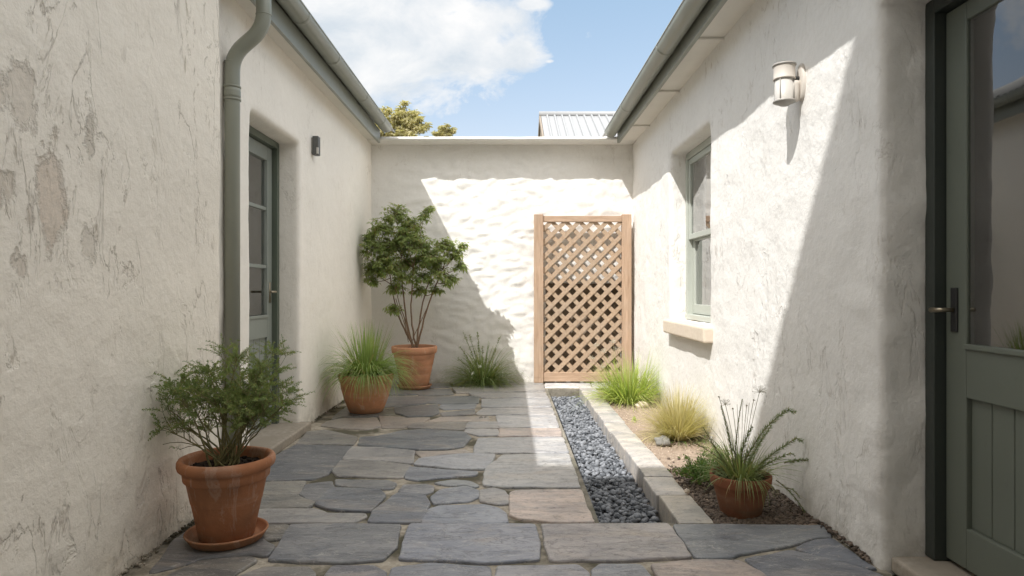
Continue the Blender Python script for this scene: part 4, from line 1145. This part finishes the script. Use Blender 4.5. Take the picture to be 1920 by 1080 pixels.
# loose sprawling tufts behind the low shrub
c = Vector((1.27, 4.02, -.01)); cl = empty('low_shrub', c, 'wispy grey green groundcover against the right wall behind the small pot', 'shrub', GP)
lf = MB()
for i in range(60):
    th = rng.uniform(0,2*pi); rr = rng.uniform(.0,.13); q0 = c+Vector((rr*cos(th)*.7, rr*sin(th)*2.6, 0))
    blade(lf, q0, rdir(.35,1), rng.uniform(.05,.13), .003, 1.2, 4)
    for k in range(16): leafq(lf, q0+Vector((rng.uniform(-.03,.03),rng.uniform(-.04,.04),rng.uniform(.01,.09))), rdir(-.1,1), rdir(), rng.uniform(.010,.022), .005, .1)
lf.build('foliage', M['fern'], cl)
# seedling
c = Vector((1.0, 5.3, -.012)); cl = MB()
for k in range(22): leafq(cl, c+rdir(0,1)*.028, rdir(0,1), rdir(), .028, .010)
tag(cl.build('seedling', M['bright'], None, loc=c), 'tiny green seedling alone on the bare soil between kerb and lime green grass', 'seedling', GP)

# ------------------------------------------------------------------ wall lamps
# small dark up-and-down sconce by the left door
c = (XL, 5.26, 2.187); lp = empty('wall_lamp', c, 'small dark box shaped lamp high on the left wall beyond the door', 'wall lamp', 'wall lamps')
b = MB(); b.box(XL-.004, XL+.012, 5.235, 5.285, 2.125, 2.25); b.build('back_plate', M['lamp_zinc'], lp, bevel=.003)
b = MB(); b.box(XL+.012, XL+.058, 5.228, 5.292, 2.113, 2.262); b.build('lamp_body', M['lamp_grey'], lp, bevel=.004)
b = MB(); b.box(XL+.045, XL+.060, 5.226, 5.240, 2.12, 2.17); b.build('lamp_sensor', M['frost'], lp, bevel=.002)
# lantern on the right wall
LX, LY, LZ = 1.318, 3.17, 1.945
lp = empty('wall_lamp', (XR,LY,LZ+.08), 'cream cylindrical lantern on a round back plate high on the right wall', 'wall lamp', 'wall lamps')
b = MB(); n = 40; vs=[]; fs=[]
for (xx,s_) in ((XR+.004,1.0),(XR-.012,1.0),(XR-.018,.90),(XR-.020,.0)):
    for j in range(n):
        th = 2*pi*j/n; vs.append((xx, LY-.012+.040*s_*cos(th), LZ+.092+.090*s_*sin(th)))
for a in range(3):
    for j in range(n): fs.append((a*n+j, a*n+(j+1)%n, (a+1)*n+(j+1)%n, (a+1)*n+j))
b.add(vs, fs); b.build('back_plate', M['lamp_cream'], lp, True)
b = MB(); b.tube([(LX+.030,LY,LZ+.110),(XR-.012,LY-.010,LZ+.110)], .0125, 14); b.build('bracket_arm', M['black'], lp, True)
b = MB(); b.lathe([(0,.006),(.022,.006),(.026,.010),(.028,.045),(.030,.085),(.028,.10),(0,.10)], (XR-.042,LY-.006,LZ-.004), 28); b.build('sensor_housing', M['lamp_cream'], lp, True)
b = MB(); b.lathe([(0,.0),(.018,.001),(.030,.008),(.050,.016),(.0525,.020),(.050,.026),(.046,.028),(0,.028)], (LX,LY,LZ-.018), 40); b.build('lamp_base', M['lamp_zinc'], lp, True)
b = MB(); b.lathe([(.044,.0),(.044,.098),(.041,.098),(.041,0)], (LX,LY,LZ+.010), 40); b.build('lamp_glass', M['frost'], lp, True)
for k in range(4):
    th = pi/4+k*pi/2; b = MB(); b.tube([(LX+.0465*cos(th),LY+.0465*sin(th),LZ+.008),(LX+.0465*cos(th),LY+.0465*sin(th),LZ+.112)], .0024, 6); b.build('lamp_rod', M['lamp_zinc'], lp, True)
b = MB(); b.lathe([(.046,.0),(.0505,.002),(.0515,.006),(.049,.010),(.049,.062),(.050,.066),(.044,.074),(.025,.080),(0,.082)], (LX,LY,LZ+.106), 40); b.build('lamp_cap', M['lamp_cream'], lp, True)
b = MB(); b.lathe([(0,.0),(.053,0),(.0545,.004),(.053,.009),(.03,.015),(0,.018)], (LX,LY,LZ+.172), 40); b.build('lamp_lid', M['lamp_zinc'], lp, True)

# ------------------------------------------------------------------ beyond the wall
fh = empty('distant_house', (4.5,18,-.32), 'house beyond the end wall with pale ribbed metal roof and gable', 'house')
b = MB(); vs=[]; fs=[]; RX0, RX1 = .86, 8.5; x = RX0; i = 0; pr = []
while x < RX1:
    pr += [(x,.0),(x+.135,.0),(x+.15,.05),(x+.185,.05)]; x += .20
for (x,o) in pr: vs += [(x,14.6,3.90+o),(x,18.0,5.78+o),(x,21.4,3.90+o)]
for i in range(len(pr)-1):
    for j in range(2): fs.append((3*i+j,3*i+3+j,3*i+4+j,3*i+1+j))
b.add(vs, fs); rf = b.build('roof', M['roof_white'], fh); sm = rf.modifiers.new('t','SOLIDIFY'); sm.thickness=.01
b = MB(); b.tube([(RX0-.05,18,5.80),(RX1,18,5.80)], .085, 14); b.build('ridge_cap', M['roof_white'], fh, True)
b = MB(); b.add([(RX0-.0,14.8,3.88),(RX0,18.0,5.70),(RX0,21.2,3.88),(RX0,21.2,-.32),(RX0,14.8,-.32),(RX1,14.8,3.88),(RX1,18,5.70),(RX1,21.2,3.88),(RX1,21.2,-.32),(RX1,14.8,-.32)],
    [(0,1,2,3,4),(9,8,7,6,5),(0,4,9,5),(2,7,8,3)]); b.build('wall', M['gable'], fh)
for (ya,za,yb,zb) in ((14.6,3.86,18,5.74),(18,5.74,21.4,3.86)):
    b = MB(); b.add([(RX0-.05,ya,za-.12),(RX0-.05,yb,zb-.12),(RX0-.05,yb,zb+.04),(RX0-.05,ya,za+.04),(RX0-.01,ya,za-.12),(RX0-.01,yb,zb-.12),(RX0-.01,yb,zb+.04),(RX0-.01,ya,za+.04)],
        [(0,1,2,3),(7,6,5,4),(0,4,5,1),(1,5,6,2),(2,6,7,3),(3,7,4,0)]); b.build('barge_board', M['gable'], fh)

def tree(name, base, lobes, label, leaf, n_per=900, tr=.22):
    root = empty(name, base, label, 'tree', 'trees beyond the end wall'); b0 = Vector(base)
    tk = MB(); cr = MB(); cen = sum((Vector(l[0]) for l in lobes), Vector())/len(lobes)
    fork = b0.lerp(Vector((cen.x,cen.y,b0.z)),.4); fork.z = b0.z+(cen.z-b0.z)*.55
    tk.tube([b0, b0.lerp(fork,.5)+Vector((.1,0,0)), fork], [tr, tr*.75, tr*.55], 10)
    for (lc, r) in lobes:
        lc = Vector(lc); P = bez(fork, fork.lerp(lc,.5)+Vector((0,0,-.3)), lc, 6); tk.tube(P, [tr*.4*(1-.75*k/6) for k in range(7)], 6)
        nc = max(6, int(14*r/.6)); 
        for _ in range(nc):
            d = rdir(-.6,1); cc = lc+d*r*rng.uniform(.45,1.0); rc = r*rng.uniform(.22,.40)
            tk.tube([lc, cc], [.02,.01], 4)
            for _ in range(int(n_per/nc)):
                dd = rdir(); q = cc + Vector((dd.x,dd.y,dd.z*.7))*rc*rng.random()**.4
                leafq(cr, q, rdir(-1,.3), rdir(), leaf*rng.uniform(.6,1.3), leaf*.32, .1)
    tk.build('trunk', M['bark'], root, True); cr.build('crown', M['gum'], root)
def W3(px,py,Y): return tuple(W(px,py,Y))
tree('gum_tree', (-5.6,30,-.32), [(W3(738,222,30),.62),(W3(765,215,30.3),.60),(W3(782,236,29.8),.62),(W3(750,245,30.4),.7),(W3(718,250,30),.8),(W3(775,265,30),.8),(W3(740,285,30.5),.9),(W3(712,225,30.5),.5),(W3(700,275,30),.9)],
     'large olive gum tree rising beyond the left end of the far wall', .19, 1500)
tree('gum_tree', (-4.3,44,-.32), [(W3(834,244,44),.45),(W3(843,250,44),.42),(W3(826,256,44),.45),(W3(836,270,44.4),.8)],
     'small round gum tree peeping over the far wall, right of the larger one', .20, 1100, .18)

# unseen tall house added behind the viewpoint: its eave shades the near paving
ch = empty('shade_caster_house', (0,-5,-.3), 'unseen tall house block added behind the viewpoint to shade the near courtyard', 'house')
b = MB(); b.box(-8,.7,-8,-1.40,-.32,8.40); b.box(.7,6,-8,-1.60,-.32,5.4); b.build('wall', M['plaster_plain'], ch)  # lower wing added to darken the right door jamb
b = MB(); b.add([(-8.2,-1.18,8.44),(  .85,-1.18,8.44),(  .85,-1.18,8.52),(-8.2,-1.18,8.52),(-8.2,-4.7,10.0),(  .85,-4.7,10.0),(-8.2,-8.2,8.44),(  .85,-8.2,8.44)],
    [(0,1,2,3),(3,2,5,4),(4,5,7,6),(0,3,4,6),(1,7,5,2),(0,6,7,1)]); b.build('roof', M['roof'], ch)

# ------------------------------------------------------------------ light, sky, camera
SUNV = Vector((.513,.60,-1.0)).normalized()
sl = bpy.data.lights.new('sun','SUN'); sl.energy = 1.85; sl.angle = R(.5); sl.color = (1,.99,.97)
so = bpy.data.objects.new('sun', sl); COL.objects.link(so); so.rotation_euler = SUNV.to_track_quat('-Z','Y').to_euler(); so.location = (-5,-6,12)
wd = bpy.data.worlds.new('World'); scn.world = wd; wd.use_nodes = True; nt = wd.node_tree; nt.nodes.clear()
class Wn(N):
    def __init__(s): s.nt = nt; s.out = s.n('ShaderNodeOutputWorld')
w = Wn()
sky = w.n('ShaderNodeTexSky', sky_type='NISHITA'); sky.sun_disc = False
sky.sun_elevation = math.asin(-SUNV.z); sky.sun_rotation = math.atan2(-SUNV.x, -SUNV.y); sky.altitude = 50; sky.air_density = 1.0; sky.dust_density = 1.2; sky.ozone_density = 1.0
SKY = .15
tc = w.n('ShaderNodeTexCoord').outputs['Generated']; sp = w.n('ShaderNodeSeparateXYZ'); w.l(tc, sp.inputs[0])
yy = w.math('MAXIMUM', sp.outputs[1], .05); u = w.math('DIVIDE', sp.outputs[0], yy); v = w.math('DIVIDE', sp.outputs[2], yy)
cv = w.n('ShaderNodeCombineXYZ'); w.l(u, cv.inputs[0]); w.l(v, cv.inputs[1])
fb = w.noise(w.map(cv.outputs[0], (1,1.5,1)), 7.5, 9, .62, .4)
field = None
for (px,py,ru,rv,k) in ((690,60,.26,.125,1.0),(835,70,.15,.095,1.0),(960,95,.085,.045,.85),(560,-60,.4,.2,1.0),(800,-40,.12,.06,.9),(1000,8,.05,.018,.7),(1030,115,.02,.008,.5),(300,-250,.7,.3,.9)):
    du = w.math('DIVIDE', w.math('SUBTRACT', u, (px-CX)/F), ru); dv = w.math('DIVIDE', w.math('SUBTRACT', v, (CY-py)/F), rv)
    e = w.math('SUBTRACT', k, w.math('SQRT', w.math('ADD', w.math('MULTIPLY',du,du), w.math('MULTIPLY',dv,dv))))
    field = e if field is None else w.math('MAXIMUM', field, e)
field = w.math('ADD', field, w.math('MULTIPLY_ADD', fb, 2.2, -1.10))
mask = w.math('MULTIPLY', w.ramp(field, [(.0,0),(.16,.55),(.42,1)]), w.ramp(sp.outputs[1],[(.05,0),(.15,1)]))
shade = w.noise(w.map(cv.outputs[0], (1,1.6,1), (3,1,0)), 6, 6, .6, .3)
CB = 2.2
ccol = w.ramp(shade, [(.36,(.70,.77,.84)),(.62,(1,1,1))])
cmul = w.mix(1, ccol, (CB,CB,CB*1.0), 'MULTIPLY')
tint = w.mix(1, w.mix(1, sky.outputs[0], (.63,.61,.52), 'MULTIPLY'), w.ramp(sp.outputs[2], [(.20,(1.0,.82,.80)),(.42,(1.06,1.01,.98))]), 'MULTIPLY')
mx = w.mix(mask, tint, cmul)
# broken bright cloud added out of view, overhead and behind, to fill the shade
hi = w.noise(tc, 2.6, 7, .6, .3)
over = w.math('MULTIPLY', w.ramp(hi, [(.40,0),(.52,1)]), w.math('MAXIMUM', w.ramp(sp.outputs[2],[(.52,0),(.66,1)]), w.math('MULTIPLY', w.ramp(sp.outputs[1],[(-.25,1),(-.05,0)]) if False else w.ramp(w.math('MULTIPLY_ADD', sp.outputs[1], -1, 0),[(.05,0),(.25,1)]), w.ramp(sp.outputs[2],[(.12,0),(.3,1)]))))
mx = w.mix(over, mx, (5.9,5.8,5.6))
bg = w.n('ShaderNodeBackground'); bg.inputs['Strength'].default_value = SKY; w.l(mx, bg.inputs[0]); w.l(bg.outputs[0], w.out.inputs[0])

cam = bpy.data.cameras.new('camera'); cam.sensor_width = 36; cam.lens = 36*F/1920; cam.clip_start = .05; cam.clip_end = 1000
cam.shift_x = (960-CX)/1920; cam.shift_y = (CY-540)/1920
co = bpy.data.objects.new('camera', cam); COL.objects.link(co); co.location = (0,0,H); co.rotation_euler = (pi/2,0,0); scn.camera = co
vs_ = scn.view_settings; vs_.view_transform = 'Standard'; vs_.look = 'None'; vs_.gamma = 1; vs_.use_curve_mapping = False; vs_.exposure = 1.6
scn.cycles.max_bounces = 10; scn.cycles.diffuse_bounces = 6; scn.cycles.transparent_max_bounces = 16
